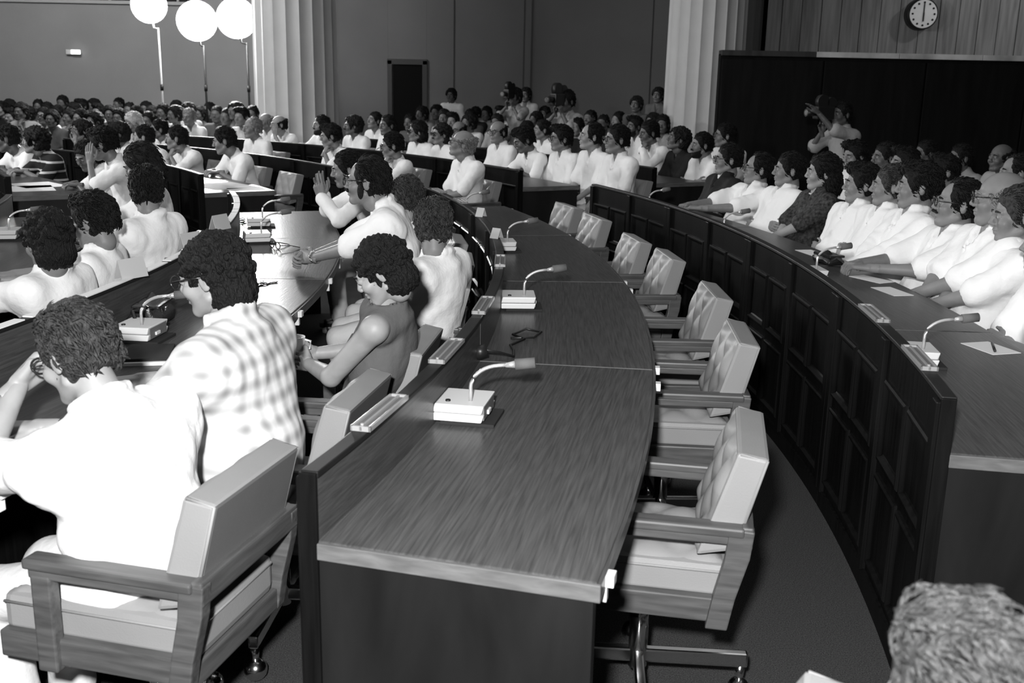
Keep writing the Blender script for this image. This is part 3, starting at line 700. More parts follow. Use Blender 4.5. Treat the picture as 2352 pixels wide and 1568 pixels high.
def hair_mesh(style, h):
    if (style, h) in _hair: return _hair[(style, h)]
    f = Field((-.15, -.15, -.24), (.19, .15, .19), h); r = np.random.default_rng(len(style)*7 + 1)
    vol = {'short': .965, 'curly': 1.0, 'afro': 1.06, 'long': 1.05, 'receding': .965, 'bald': .965, 'full': 1.01, 'bob': 1.04, 'thin': .985}[style]
    f.ell((.017, 0, .034), (.106*vol, .085*vol, .095*vol), .004)
    if style in ('short', 'full', 'receding', 'bald', 'thin'): f.ell((.045, 0, -.03), (.072*vol, .072*vol, .075), .02)
    if style in ('curly', 'afro'): f.ell((.05, 0, -.035), (.08*vol, .083*vol, .085), .02)
    if style == 'curly': f.ell((.055, 0, -.075), (.07, .078, .06), .02)
    if style == 'long': f.ell((.06, 0, -.075), (.078, .092, .125), .02)
    if style == 'bob': f.ell((.045, 0, -.05), (.085, .09, .10), .02)
    if style in ('curly', 'afro'):
        for i in range(210):
            d = unit(r.normal(size=3)); c = np.array([.022, 0, .025]) + d*np.array([.108, .088, .098])*vol
            f.ell(c, np.full(3, r.uniform(.011, .019)), .004)
    if style == 'full':
        f.ell((-.04, .02, .10), (.06, .06, .035), .02)
    # face opening
    fr = {'receding': .035, 'bald': .06, 'thin': .03}.get(style, 0)
    f.ell((-.105, 0, -.040 + fr*.5), (.082, .094, .108 + fr*.5), .006, True)
    for s in (-1, 1): f.ell((-.008, s*.102, -.052), (.040, .048, .064), .006, True)
    if style == 'receding':
        f.ell((-.088, 0, .062), (.062, .066, .062), .008, True)
    if style == 'bald': f.half((0, 0, .040), (-.35, 0, 1))
    if style == 'thin': f.ell((-.065, 0, .10), (.06, .05, .06), .01, True)
    if style in ('short', 'full', 'receding', 'bald', 'thin'): f.half((.04, 0, -.062), (.25, 0, -1))
    elif style == 'afro': f.half((.04, 0, -.095), (.2, 0, -1))
    elif style == 'curly': f.half((.04, 0, -.128), (.1, 0, -1))
    elif style == 'bob': f.half((.04, 0, -.125), (0, 0, -1))
    V, Q = f.mesh()
    if len(V): V = V + normals(V, Q)*(wob(V, {'curly': 210, 'afro': 210}.get(style, 120), 5)*({'curly': .005, 'afro': .005}.get(style, .0030)) + np.abs(wob(V, 55, 9))*.006*(style not in ('curly', 'afro')))[:, None]
    if len(V) and style not in ('curly', 'afro'):       # short locks lying along the scalp break up the surface
        Nn = normals(V, Q); n = 1100 if h < .007 else 500; ii = r.integers(0, len(V), n); ok = (np.abs(Nn[ii]).max(1) > 0) & (V[ii, 2] > (-.14 if style in ('long', 'bob') else -.045)) & ((V[ii, 0] > -.045) | (V[ii, 2] > .085)); ii = ii[ok]
        P0, N0 = V[ii], Nn[ii]; fl = np.array([.62, .0, -.55])[None] + np.stack([np.where(P0[:, 2] > .07, .3, 0), .35*np.sign(P0[:, 1] + .02), np.where(P0[:, 2] > .07, .35, -.1)], 1)
        fl = fl + r.normal(size=fl.shape)*.22; fl -= N0*(fl*N0).sum(1)[:, None]; fl /= np.maximum(np.linalg.norm(fl, axis=1), 1e-6)[:, None]; sd_ = np.cross(fl, N0)
        L_ = r.uniform(.020, .042, len(ii))[:, None]; W_ = r.uniform(.0028, .0052, len(ii))[:, None]; rings = []
        for t, w, up in ((0, 1.0, -.002), (.35, 1.0, .0035), (.7, .8, .003), (1.0, .15, -.001)):
            c = P0 + fl*L_*t + N0*up; rings += [c + N0*W_*w, c - sd_*W_*w - N0*W_*.4*w, c + sd_*W_*w - N0*W_*.4*w]
        m = len(ii); VV = np.concatenate(rings); base = np.arange(m); qs = []
        for j in range(3):
            for k in range(3):
                a = (3*j + k)*m + base; b = (3*j + (k+1) % 3)*m + base; qs.append(np.stack([a, b, b + 3*m, a + 3*m], 1))
        Q = np.concatenate([Q, np.concatenate(qs) + len(V)]); V = np.concatenate([V, VV])
    _hair[(style, h)] = (V, Q); return _hair[(style, h)]
def beard_mesh(kind, h):
    key = ('beard', kind, h)
    if key in _hair: return _hair[key]
    f = Field((-.15, -.1, -.17), (.05, .1, .02), h)
    if kind == 'beard':
        f.ell((-.034, 0, -.062), (.068, .062, .074), .01); f.ell((-.074, 0, -.105), (.03, .036, .028), .02)
        f.ell((-.13, 0, -.03), (.07, .036, .022), .01, True); f.ell((-.112, 0, -.063), (.016, .02, .006), .006, True); f.half((0, 0, -.035), (-.4, 0, 1)); f.half((.004, 0, 0), (1, 0, 0))
        f.cap((-.100, -.024, -.05), (-.108, 0, -.044), .007, .008, .004); f.cap((-.100, .024, -.05), (-.108, 0, -.044), .007, .008, .004)
    elif kind == 'moustache':
        f.cap((-.096, -.027, -.052), (-.109, 0, -.044), .006, .0085, .004); f.cap((-.096, .027, -.052), (-.109, 0, -.044), .006, .0085, .004)
    elif kind in ('sideburn', 'sideburn '):
        f.ell((-.022, (-1 if kind == 'sideburn' else 1)*.068, -.045), (.017, .013, .042), .004)
    _hair[key] = f.mesh(); return _hair[key]
def _mbmesh(b, name, mats): return b.mesh(name, mats)
def eyes_mesh():
    m = MB()
    for s in (-1, 1):
        m.ball((-.0862, s*.031, .001), .0118, (1, 1.05, .72), 12, 0); m.ball((-.0942, s*.031, .001), .0055, (.75, 1, 1), 10, 1)
    return m.mesh('eyes', ['eye_white', 'eye_dark'])
def brows_mesh(hm):
    m = MB()
    for s in (-1, 1): m.tube([(-.094, s*.013, .021), (-.098, s*.028, .026), (-.083, s*.047, .021)], [.0045, .0052, .003], 6)
    return m.mesh('eyebrows', hm)
def glasses_mesh(dark):
    m = MB()
    for s in (-1, 1):
        ring = [(-.112 + .006*abs(math.cos(t)*.5 + .5*s*math.cos(t)), s*.034 + .026*math.cos(t), .002 + .021*math.sin(t)) for t in np.linspace(0, 2*math.pi, 17)]
        m.tube(ring, .0032, 6)
        if dark: m.ball((-.110, s*.034, .002), .024, (.10, 1, .85), 14, 1)
        m.tube([(-.107, s*.060, .008), (-.05, s*.082, .010), (.012, s*.086, .006)], .0028, 6)
    m.tube([(-.115, -.010, .008), (-.118, 0, .011), (-.115, .010, .008)], .003, 6)
    return m.mesh('glasses', ['frame_dark', 'lens_dark'])
SHARED = {}
def shared(key, fn):
    if key not in SHARED: SHARED[key] = fn()
    return SHARED[key]

# ---- hands (full size; wrist at the origin, fingers along +x, back of the hand +z, thumb towards +y)
_hands = {}
def hand_mesh(kind, h):
    if (kind, h) in _hands: return _hands[(kind, h)]
    curl = {'relax': (22, 28, 32, 36), 'fist': (62, 66, 70, 72), 'flat': (6, 8, 8, 12), 'point': (8, 14, 68, 74), 'grip': (48, 50, 50, 52), 'spread': (10, 12, 14, 18)}[kind]
    f = Field((-.06, -.075, -.11), (.215, .095, .05), h); k = .006
    f.cap((-.05, 0, 0), (.0, 0, 0), .024, .024, .01)
    ys = (.030, .010, -.010, -.029); spread = {'spread': 7, 'flat': 3}.get(kind, 1.5)
    for i, y in enumerate(ys):
        f.cap((.0, y*.55, 0), (.086 - .004*abs(i - 1), y, .003 - .004*(i == 3)), .0155, .0125, .008)
        p = np.array([.088 - .004*abs(i - 1), y, .002]); a = 0.0; sp = math.tan(R_(spread*(1.5 - i)))
        for L, r0, r1 in zip(np.array([.043, .027, .021])*(.93, 1, .95, .80)[i], (.0098, .0088, .0080), (.0088, .0080, .0066)):
            a += R_(curl[i]); q = p + L*np.array([math.cos(a), sp*math.cos(a), -math.sin(a)]); f.cap(p, q, r0, r1, .0025); p = q
    f.ell((.035, .020, -.010), (.036, .020, .016), .01)
    t = {'fist': [(.012, .020, -.010), (.048, .044, -.024), (.078, .034, -.040), (.095, .016, -.046)], 'grip': [(.012, .02, -.01), (.045, .05, -.022), (.078, .052, -.034), (.100, .040, -.040)]}.get(kind, [(.012, .020, -.008), (.046, .052, -.016), (.080, .064, -.020), (.104, .066, -.022)])
    for a, b, r in zip(t[:-1], t[1:], (.0145, .0115, .0095)): f.cap(a, b, r, r*.85, .005)
    _hands[(kind, h)] = f.mesh(); return _hands[(kind, h)]
def ik(S, Wt, l1, l2, hint):
    S, Wt = np.array(S, float), np.array(Wt, float); d = Wt - S; L = np.linalg.norm(d); mx = (l1 + l2)*.985
    if L > mx: Wt = S + d/L*mx; d = Wt - S; L = mx
    L = max(L, abs(l1 - l2) + .02); u = unit(d); a = (l1*l1 - l2*l2 + L*L)/(2*L); hh = math.sqrt(max(l1*l1 - a*a, 0))
    hn = np.array(hint, float); hn = unit(hn - u*(hn @ u)); return S + u*a + hn*hh, Wt

POSE = {}   # name -> function(J) giving ((wrist L, hint L, hand kind, palm dir L), (… R)) in person space; y<0 is the person's left
def person(name_label, u=None, v=None, R=8.6, hint=0, seat=None, dth=0, s=.85, hs=.90, shirt='shirt_white', sleeve='short', trousers='trousers_pale', hair='short', hcol='hair_black',
           skin='skin_mid', pose='lap', hy=0, hp=0, hr=0, by=0, face=None, glasses=None, head='a', q=1, group=None, stand=False, world=None, heading=None, zp=None, eyes=True, collar=True, hand=None, fit=1.0, extra=None, lower=True, lat=0.0):
    """u, v: where the photograph shows the head; R: distance of the head from the centre of the rows; seat: distance of the seat."""
    VB = {0: .028, 1: .019, 2: .013, 3: .0105}[q]; VH = {0: .013, 1: .0085, 2: .006, 3: .0048}[q]; VHd = {0: .010, 1: .0065, 2: .005, 3: .004}[q]
    if world is not None: p, th = np.array(world, float), (heading if heading is not None else 0)
    else: p, th = cyl(u, v, R, hint)
    if heading is not None: th_face = heading
    else: th_face = th + dth
    if world is not None: base = np.array([p[0], p[1], 0.0])
    else:
        bs = pol(seat if seat else R + .02, th + dth); base = np.array([bs.x, bs.y, 0.0])
    ang = R_(th_face); ca, sa = math.cos(ang), math.sin(ang)
    rel = p - base; Hd = np.array([rel[0]*ca + rel[1]*sa, -rel[0]*sa + rel[1]*ca, rel[2]])
    o = thing('person', name_label, 'person', tuple(base), th_face, group)
    zp = zp if zp is not None else (.80*s*1.0 if stand else .44 + .075*s)
    P = np.array([.02 if not stand else Hd[0] + .02, 0 if not stand else Hd[1], zp])
    if stand: P = np.array([Hd[0] + .03, Hd[1], min(zp, Hd[2] - .60*s)])
    byr = R_(by); f = np.array([-math.cos(byr), -math.sin(byr), 0]); lf = np.array([-f[1], f[0], 0])*-1.0   # lf = towards the person's left
    lf = np.cross(np.array([0, 0, 1.0]), f)      # left of forward
    up = unit(Hd - P + f*-.02); N = Hd - up*.135*hs + f*-.036*hs
    L = np.linalg.norm(N - P); lean = unit(N - P); bk = unit(np.cross(lf, lean)*-1.0); bk = bk if bk @ f < 0 else -bk    # bk: out of the back
    chest = P + lean*L*.62 + bk*.026*s; belly = P + lean*L*.28 + bk*.010*s; shc = P + lean*L*.935 + bk*.012*s
    sw = .182*s*fit; SL = shc + lf*sw - lean*.042*s; SR = shc - lf*sw - lean*.042*s
    J = dict(P=P, H=Hd, N=N, shc=shc, chest=chest, SL=SL, SR=SR, f=f, lf=lf, up=np.array([0, 0, 1.0]), s=s, lean=lean, bk=bk, stand=stand)
    (wl, hl, kl, pl), (wr_, hr_, kr, pr) = POSE[pose](J)
    l1, l2 = .285*s, .245*s
    EL, WL = ik(SL, wl, l1, l2, hl); ER, WR = ik(SR, wr_, l1, l2, hr_)
    if stand: knees = [(P + lf*e*.085*s + np.array([0, 0, -P[2]*.48]) + f*.02, P*np.array([1, 1, 0]) + lf*e*.10*s + np.array([0, 0, .07])) for e in (1, -1)]
    else: knees = [(np.array([P[0], P[1], 0]) + f*.40*s + lf*e*.10*s + np.array([0, 0, .43]), np.array([P[0], P[1], 0]) + f*.36*s + lf*e*.10*s + np.array([0, 0, .075])) for e in (1, -1)]
    Rt = np.stack([-bk, lf, lean], 1)     # columns: front, left, up the spine
    pts = np.array([P, Hd, SL, SR, EL, ER, WL, WR] + [k for kk in knees for k in kk]); lo = pts.min(0) - .2*s; hi = pts.max(0) + .2*s
    if not lower: lo[2] = min(P[2] - .16*s, WL[2] - .08, WR[2] - .08)
    cy, sy = math.cos(R_(hy) + byr), math.sin(R_(hy) + byr); cp, sp = math.cos(R_(hp)), -math.sin(R_(hp)); cr, sr = math.cos(R_(hr)), math.sin(R_(hr))
    Rz = np.array([[cy, -sy, 0], [sy, cy, 0], [0, 0, 1]]); Ry = np.array([[cp, 0, sp], [0, 1, 0], [-sp, 0, cp]]); Rx = np.array([[1, 0, 0], [0, cr, -sr], [0, sr, cr]])
    RH = Rz @ Ry @ Rx        # hp > 0 tips the face down
    # --- body (one continuous surface)
    F_ = Field(lo, hi, VB); kk = .035*s
    F_.ell(chest, np.array([.098, .140*fit, .165])*s, kk, R=Rt); F_.ell(belly, np.array([.098*fit, .128*fit, .15])*s, kk, R=Rt); F_.ell(P, np.array([.105, .150, .11])*s, kk, R=Rt)
    F_.cap(SL, SR, .052*s, .052*s, kk); nb = Hd + RH @ np.array([.026, 0, -.06])*hs; F_.cap(nb, N, .047*hs*(.88 if head == 'f' else 1), .052*hs, .01); F_.cap(N, shc, .053*hs, .070*s, .03)
    for S_, E_, W_ in ((SL, EL, WL), (SR, ER, WR)):
        F_.cap(S_, E_, .046*s, .038*s, .02*s); F_.cap(E_, W_, .0385*s, .0255*s, .012*s)
    for (K, A), e in zip(knees, (1, -1)):
        hp_ = P + lf*e*.085*s; F_.cap(hp_, K, .070*s, .052*s, .02*s); F_.cap(K, A, .050*s, .036*s, .015*s)
        F_.cap(A + np.array([0, 0, -.02]), A + f*.13*s + np.array([0, 0, -.04]), .030*s, .026*s, .01)
    V, Q = F_.mesh(); parts = [(V, Q)]
    # head
    hv, hq = head_mesh(head, VH); parts.append((xf(hv*hs, RH, Hd), hq))
    for W_, E_, kind, palm, e in ((WL, EL, kl, pl, 1), (WR, ER, kr, pr, -1)):
        if kind is None: continue
        kind, dirv = kind if isinstance(kind, tuple) else (kind, None)
        x = unit(dirv if dirv is not None else W_ - E_); z = -unit(np.array(palm, float)); z = unit(z - x*(z @ x)); y = np.cross(z, x)
        # thumb of the left hand: with back of hand up and fingers forward it points right (= -lf)
        M3 = np.stack([x, y, z], 1); hvv, hqq = hand_mesh(kind, VHd); hvv = hvv.copy()*s*1.0
        if e == -1: pass
        else: hvv[:, 1] *= -1; hqq = hqq[:, ::-1]
        parts.append((xf(hvv, M3, W_), hqq))
    off, VV, QQ = 0, [], []
    for a, b in parts: VV.append(a); QQ.append(b + off); off += len(a)
    link_mesh('body', fast_mesh('body', np.concatenate(VV), np.concatenate(QQ), skin), o)
    # --- shirt
    G = Field(lo, hi, VB); t = .015*s + (.004 if q < 2 else 0); kk = .05*s
    G.ell(chest, np.array([.106, .158*fit, .175])*s + t, kk, R=Rt); G.ell(belly, np.array([.112*fit, .146*fit, .165])*s + t, kk, R=Rt); G.ell(P, np.array([.105, .150, .085])*s + t, kk, R=Rt)
    if sleeve == 'none': gl, gr = SL - lf*.055*s - lean*.01, SR + lf*.055*s - lean*.01
    else: gl, gr = SL, SR
    G.cap(gl, gr, .046*s + t, .046*s + t, kk if sleeve != 'none' else .02); [G.cap(N - lean*.045*s + bk*.01, S_ + lean*.006, .040*s + t, .043*s + t, .03*s) for S_ in (gl, gr)]; G.cap(N - lean*.008*s + bk*.010, shc, .048*s + t, .080*s + t, .05*s)
    for S_, E_, W_ in ((SL, EL, WL), (SR, ER, WR)):
        if sleeve == 'long': G.cap(S_, E_, .045*s + t, .043*s + t, .03*s); G.cap(E_, E_ + (W_ - E_)*.93, .042*s + t, .031*s + t, .012)
        elif sleeve == 'short': G.cap(S_, S_ + (E_ - S_)*.84, .040*s + t, .056*s + t, .05*s)
    if sleeve != 'none': G.cap(SL - lean*.05*s - lf*.04*s + bk*.014, SR - lean*.05*s + lf*.04*s + bk*.014, .062*s + t, .062*s + t, .06*s)
    nf = unit(-bk)
    if collar and sleeve != 'none':
        vb = chest + nf*.125*s + lean*.035*s
        G.cap(N + nf*.055*s + lean*.03*s, vb, .048*s, .006, .004, True)
        ring = [N + lean*.022*s + (nf*math.cos(a)*.066 + lf*math.sin(a)*.066)*s + lean*(.012*math.cos(a + math.pi))*s for a in np.linspace(.8, 2*math.pi - .8, 9)]
        for a, b in zip(ring[:-1], ring[1:]): G.cap(a, b, .015*s, .015*s, .010)
        for e, st in ((1, ring[0]), (-1, ring[-1])): G.cap(st, vb + lf*e*.016*s + lean*.045*s - nf*.004, .012*s, .007*s, .008)
    else: G.cap(N + lean*.02*s, N + lean*.12*s, .060*s, .08*s, .004, True)
    V, Q = G.mesh(); Nn = normals(V, Q); sd = int(abs(Hd[2]*1e4 + th*1e3)) % 9999
    V = V + Nn*((wob(V, 24, sd)*.0065 + np.abs(wob(V*np.array([1, 1, .6]), 48, sd + 1))*.005)*s)[:, None]
    link_mesh('shirt' if sleeve != 'none' else 'vest', fast_mesh('shirt', V, Q, shirt), o)
    if lower:
        T = Field(lo, hi, VB*1.15); t2 = .014*s
        T.ell(P - lean*.01, np.array([.106, .152, .10])*s + t2*.6, kk, R=Rt)
        for (K, A), e in zip(knees, (1, -1)):
            hp_ = P + lf*e*.085*s; T.cap(hp_, K, .072*s + t2, .056*s + t2, .02*s); T.cap(K, A + np.array([0, 0, .02]), .054*s + t2, .048*s + t2, .015*s)
        V, Q = T.mesh(); V = V + normals(V, Q)*(wob(V, 30, sd + 2)*.004*s)[:, None]
        link_mesh('trousers', fast_mesh('trousers', V, Q, trousers), o)
        for (K, A), e in zip(knees, (1, -1)):
            if q >= 2: 
                a = A*np.array([1, 1, 0]); MB().box(-.12*s, .06*s, -.042*s, .042*s, .0, .07, .02).part('shoe', 'shoe_black', o, tuple(a), (0, 0, byr))
    M4 = Matrix([list(RH[i]*hs) + [Hd[i]] for i in range(3)] + [[0, 0, 0, 1]])
    def hp_part(nm, me):
        c = link_mesh(nm, me, o); c.matrix_local = M4; return c
    if hair:
        def mk():
            V, Q = hair_mesh(hair, VH*.9); return fast_mesh('hair', V, Q, hcol)
        hp_part('hair', shared(('hair', hair, hcol, VH), mk))
    if eyes and q > 0:
        hp_part('eyes', shared('eyes', eyes_mesh)); hp_part('eyebrows', shared(('brow', hcol), lambda: brows_mesh(hcol)))
    for fc in ((face,) if isinstance(face, str) else face or ()):
        def mk2():
            V, Q = beard_mesh(fc, VH*.8); return fast_mesh(fc.strip(), V, Q, hcol)
        hp_part(fc.strip(), shared((fc, hcol, VH), mk2))
    if glasses: hp_part('glasses', shared(('gl', glasses), lambda: glasses_mesh(glasses == 'dark')))
    J.update(WL=WL, WR=WR, EL=EL, ER=ER, o=o, base=base, th=th_face, rel=Hd)
    if extra: extra(J)
    return J
def jv(J, a, b, c): return J['f']*a*J['s'] + J['lf']*b*J['s'] + np.array([0, 0, c*J['s']])
dn = np.array([0, 0, -1.0])
def tz(J, z=.775): return z
def P_lap(J):
    b = J['P']; return ((b + jv(J, .26, .09, .10), jv(J, -.3, .6, -.6), 'relax', dn), (b + jv(J, .26, -.09, .10), jv(J, -.3, -.6, -.6), 'relax', dn))
def P_table(J, spread=.10, reach=.42):
    def w(e):
        p = J['P'] + J['f']*reach*J['s'] + J['lf']*e*spread*J['s']; p[2] = .785; return p
    return ((w(1), jv(J, -.2, .7, -.6), ('relax', J['f']*.8 - J['lf']*.6), dn), (w(-1), jv(J, -.2, -.7, -.6), ('relax', J['f']*.8 + J['lf']*.6), dn))
def P_rest(J): return P_table(J, .08, .30)
def P_clasp(J):
    def w(e):
        p = J['P'] + J['f']*.58*J['s'] + J['lf']*e*.055*J['s']; p[2] = .80; return p
    return ((w(1), jv(J, -.1, .8, -.5), ('grip', J['f']*.75 - J['lf']*.65), -J['lf']*.8 - J['f']*.4 + dn*.3), (w(-1), jv(J, -.1, -.8, -.5), ('grip', J['f']*.75 + J['lf']*.65), J['lf']*.8 - J['f']*.4 + dn*.3))
def P_crossed(J):
    c = J['shc']; return ((c + jv(J, .20, -.09, -.27), jv(J, .0, .9, -.5), ('relax', -J['lf'] + J['f']*.1), J['bk']), (c + jv(J, .17, .10, -.23), jv(J, .0, -.9, -.5), ('relax', J['lf'] + J['f']*.1), J['bk']))
def P_folded(J):       # forearms folded on the lap edge / table edge
    c = J['P']; return ((c + jv(J, .24, -.04, .17), jv(J, .0, .9, -.3), ('relax', -J['lf'] + J['f']*.2), J['bk'] + dn), (c + jv(J, .20, .06, .14), jv(J, .0, -.9, -.3), ('relax', J['lf'] + J['f']*.2), J['bk'] + dn))
def P_chin(J):
    b = J['P']; H = J['H']; return ((H + jv(J, .12, .04, -.20), jv(J, .5, .5, -.9), ('fist', J['up']*.8 - J['f']*.5), -J['f']), (b + jv(J, .26, -.09, .12), jv(J, -.3, -.6, -.6), 'relax', dn))
def P_chin_r(J):
    b = J['P']; H = J['H']; return ((b + jv(J, .26, .09, .12), jv(J, -.3, .6, -.6), 'relax', dn), (H + jv(J, .12, -.04, -.20), jv(J, .5, -.5, -.9), ('fist', J['up']*.8 - J['f']*.5), -J['f']))
def P_cheek(J):       # hand raised beside the face, elbow on the desk
    b = J['P']; H = J['H']; return ((H + jv(J, .13, .05, -.16), jv(J, .7, .3, -.9), ('flat', J['up']), -J['f'] - J['lf']), (b + jv(J, .30, -.12, .16), jv(J, -.3, -.6, -.6), 'relax', dn))
def P_brow(J):        # leaning on the left hand, forehead on the fist
    H = J['H']; w2 = J['P'] + J['f']*.42*J['s'] - J['lf']*.12*J['s']; w2[2] = .785
    return ((H + jv(J, .20, .0, -.105), jv(J, .55, .55, -.8), ('fist', J['up']*.45 - J['f']*.2 - J['lf']*.8), J['bk']*1.0 + dn*.3), (w2, jv(J, -.1, -.8, -.4), ('relax', J['f'] + J['lf']*.5), dn))
def P_gesture(J):
    H = J['H']; return ((H + jv(J, .20, .06, -.20), jv(J, .4, .7, -.8), ('point', J['up']*.9 + J['f']*.2), -J['lf'] - J['f']*.2), (H + jv(J, .17, -.05, -.19), jv(J, .4, -.7, -.8), ('spread', J['up']*.9 + J['f']*.3), J['lf'] - J['f']*.3))
def P_raise(J):
    b = J['P']; H = J['H']; return ((H + jv(J, .22, .16, -.14), jv(J, .3, .7, -.9), ('spread', J['up']), J['f']), (b + jv(J, .28, -.08, .14), jv(J, -.3, -.6, -.6), 'relax', dn))
def P_cup(J):         # both hands together at chest height
    b = J['P']; return ((b + jv(J, .22, .03, .24), jv(J, -.2, .8, -.6), ('grip', J['f']*.7 - J['lf']*.5), -J['lf'] - J['f']*.3), (b + jv(J, .23, -.09, .25), jv(J, -.2, -.8, -.6), ('grip', J['f']*.7 + J['lf']*.5), J['lf'] - J['f']*.3))
def P_stand(J):
    b = J['P']; return ((b + jv(J, .05, .22, -.05), jv(J, -.5, .4, 0), 'relax', -J['lf']), (b + jv(J, .05, -.22, -.05), jv(J, -.5, -.4, 0), 'relax', J['lf']))
def P_camera(J):
    H = J['H']; return ((H + jv(J, .18, .07, -.17), jv(J, .3, .6, -.9), ('grip', J['up'] + J['f']*.4), -J['lf'] - J['f']*.2), (H + jv(J, .14, -.08, -.17), jv(J, .2, -.7, -.9), ('grip', J['up'] + J['f']*.3), J['lf'] - J['f']*.2))
def P_reach(J):       # one arm held high ahead, the other at the chest
    H = J['H']; return ((H + jv(J, .38, .10, .02), jv(J, .2, .3, -.9), ('flat', J['f']*.8 + J['up']*.6), dn), (H + jv(J, .16, -.1, -.2), jv(J, .2, -.7, -.9), ('grip', J['up'] + J['f']*.3), J['lf']))
for k_, fn_ in list(globals().items()):
    if k_.startswith('P_'): POSE[k_[2:]] = fn_

# ================================================================ the people in the photograph
# --- left row in front of the camera
def fore_extra(J): pass
def watch(J):
    W_, E_ = J['WL'], J['EL']; a = unit(E_ - W_); c = W_ + a*.02
    m = MB(); n1 = unit(np.cross(a, [0, 0, 1.0])); n2 = np.cross(a, n1)
    m.tube([c + (n1*math.cos(t) + n2*math.sin(t))*.027 for t in np.linspace(0, 2*math.pi, 15)], .006, 6); m.part('wristwatch', 'chrome', J['o'])
def cup(J):
    p = (J['WL'] + J['WR'])/2 + J['f']*.055 + np.array([0, 0, .045]); c, s_ = math.cos(R_(J['th'])), math.sin(R_(J['th']))
    wp = J['base'] + np.array([p[0]*c - p[1]*s_, p[0]*s_ + p[1]*c, p[2]])
    o = thing('cup', 'small white cup held by the curly-haired woman', 'cup', tuple(wp))
    prof = [(.0, -.035), (.022, -.035), (.030, -.01), (.034, .03), (.031, .03), (.027, -.008), (.018, -.028), (.0, -.028)]; n = 20
    vs = [(r*math.cos(2*math.pi*k/n), r*math.sin(2*math.pi*k/n), z) for r, z in prof for k in range(n)]
    fs = [(j*n+k, j*n+(k+1) % n, (j+1)*n+(k+1) % n, (j+1)*n+k) for j in range(len(prof)-1) for k in range(n)]
    link_mesh('bowl', mesh_from('bowl', vs, fs, 'cup_white', True), o)
    MB().tube([(.032*1, 0, .02), (.052, 0, .015), (.05, 0, -.012), (.03, 0, -.015)], .004, 8).part('handle', 'cup_white', o)
person('man in bright white shirt at lower left, forehead resting on his fist', 178, 812, 8.44, -14, 8.60, -.4, .92, .90, hair='full', hcol='hair_brown', skin='skin_light', pose='brow', hy=-8, hp=22, hr=0, glasses='clear', q=3, fit=1.3, trousers='trousers_pale', by=-4)
person('man with bushy dark hair in light checked short-sleeved shirt', 488, 632, 8.52, -10.5, 8.62, -.4, .92, .88, shirt='shirt_plaid', hair='curly', skin='skin_light', pose='table', hy=0, hp=14, glasses='clear', q=3, fit=1.3, trousers='trousers_dark')
person('woman with curly dark hair in grey sleeveless top, holding a cup', 874, 622, 8.86, -7.5, 8.74, 1.0, .86, .80, shirt='shirt_grey', sleeve='none', collar=False, trousers='trousers_grey', hair='curly', skin='skin_light', pose='cup', hy=4, hp=30, head='f', q=3, fit=.88, extra=cup)
person('thin-haired man in white seen from behind, beside the curly-haired woman', 994, 518, 8.86, 0, 8.80, .6, .86, .90, hair='thin', hcol='hair_brown', skin='skin_mid', pose='lap', hy=-52, hp=4, glasses='clear', q=3, fit=1.1, by=-24)
person('man with short dark hair turned away, between the sideburned man and the thin-haired man', 930, 455, 8.68, 5, 8.75, .4, .85, .90, hair='short', hcol='hair_brown', skin='skin_mid', pose='lap', hy=-34, hp=4, q=2, by=-14)
person('man with long sideburns and spectacles, hands clasped on the glossy desk', 843, 416, 8.52, 8, 8.70, .8, .87, .90, hair='receding', face=('sideburn', 'sideburn ', 'moustache'), skin='skin_mid', pose='clasp', hy=-6, glasses='clear', q=3, extra=watch, fit=1.08)
person('man in white long-sleeved shirt gesturing with two raised fingers', 797, 388, 8.42, 12, 8.66, 1.2, .85, .90, sleeve='long', hair='short', face='moustache', skin='skin_mid', pose='gesture', hy=-2, hp=10, q=2)
# --- row at the left edge
person('man with curly dark hair in white, leaning forward near the left edge', 108, 552, 7.42, -3, 7.30, .6, .86, .92, hair='curly', skin='skin_mid', pose='table', hy=-28, hp=12, q=2, by=-10)
person('man with straight black hair in white, ear showing, at left', 214, 506, 7.42, 0, 7.32, .3, .84, .90, hair='full', skin='skin_mid', pose='table', hy=-10, hp=12, q=2)
person('man in white with bristly black hair seen from behind, by the tape curve', 338, 436, 7.46, 5, 7.36, .3, .86, .92, hair='short', skin='skin_mid', pose='lap', hy=-48, hp=4, q=2, by=-26, fit=1.08)
person('black-haired person in front of the panelled desk end, head bowed', 325, 378, 7.30, 10, 7.30, .2, .84, .86, hair='bob', skin='skin_dark', pose='table', hy=-10, hp=22, q=1)
person('man with thick black hair and moustache in white, hand at his temple', 236, 330, 7.05, 34, 7.22, 0, .86, .98, hair='full', face='moustache', skin='skin_mid', pose='cheek', hy=-30, hp=14, q=2)
person('person in white leaning behind the man with hand at temple', 199, 357, 7.00, 38, 7.22, 0, .82, .92, hair='bob', skin='skin_dark', pose='table', hy=30, hp=25, q=1)
person('woman with short dark hair in dark striped top at far left', 80, 322, 7.05, 46, 7.22, 0, .84, .98, shirt='shirt_striped', hair='afro', skin='skin_mid', pose='table', hy=-38, head='f', q=1)
person('man in white at the left picture edge beside the woman in stripes', 17, 318, 7.02, 52, 7.22, 0, .86, 1.0, hair='short', skin='skin_dark', pose='table', hy=-42, hp=8, q=1)
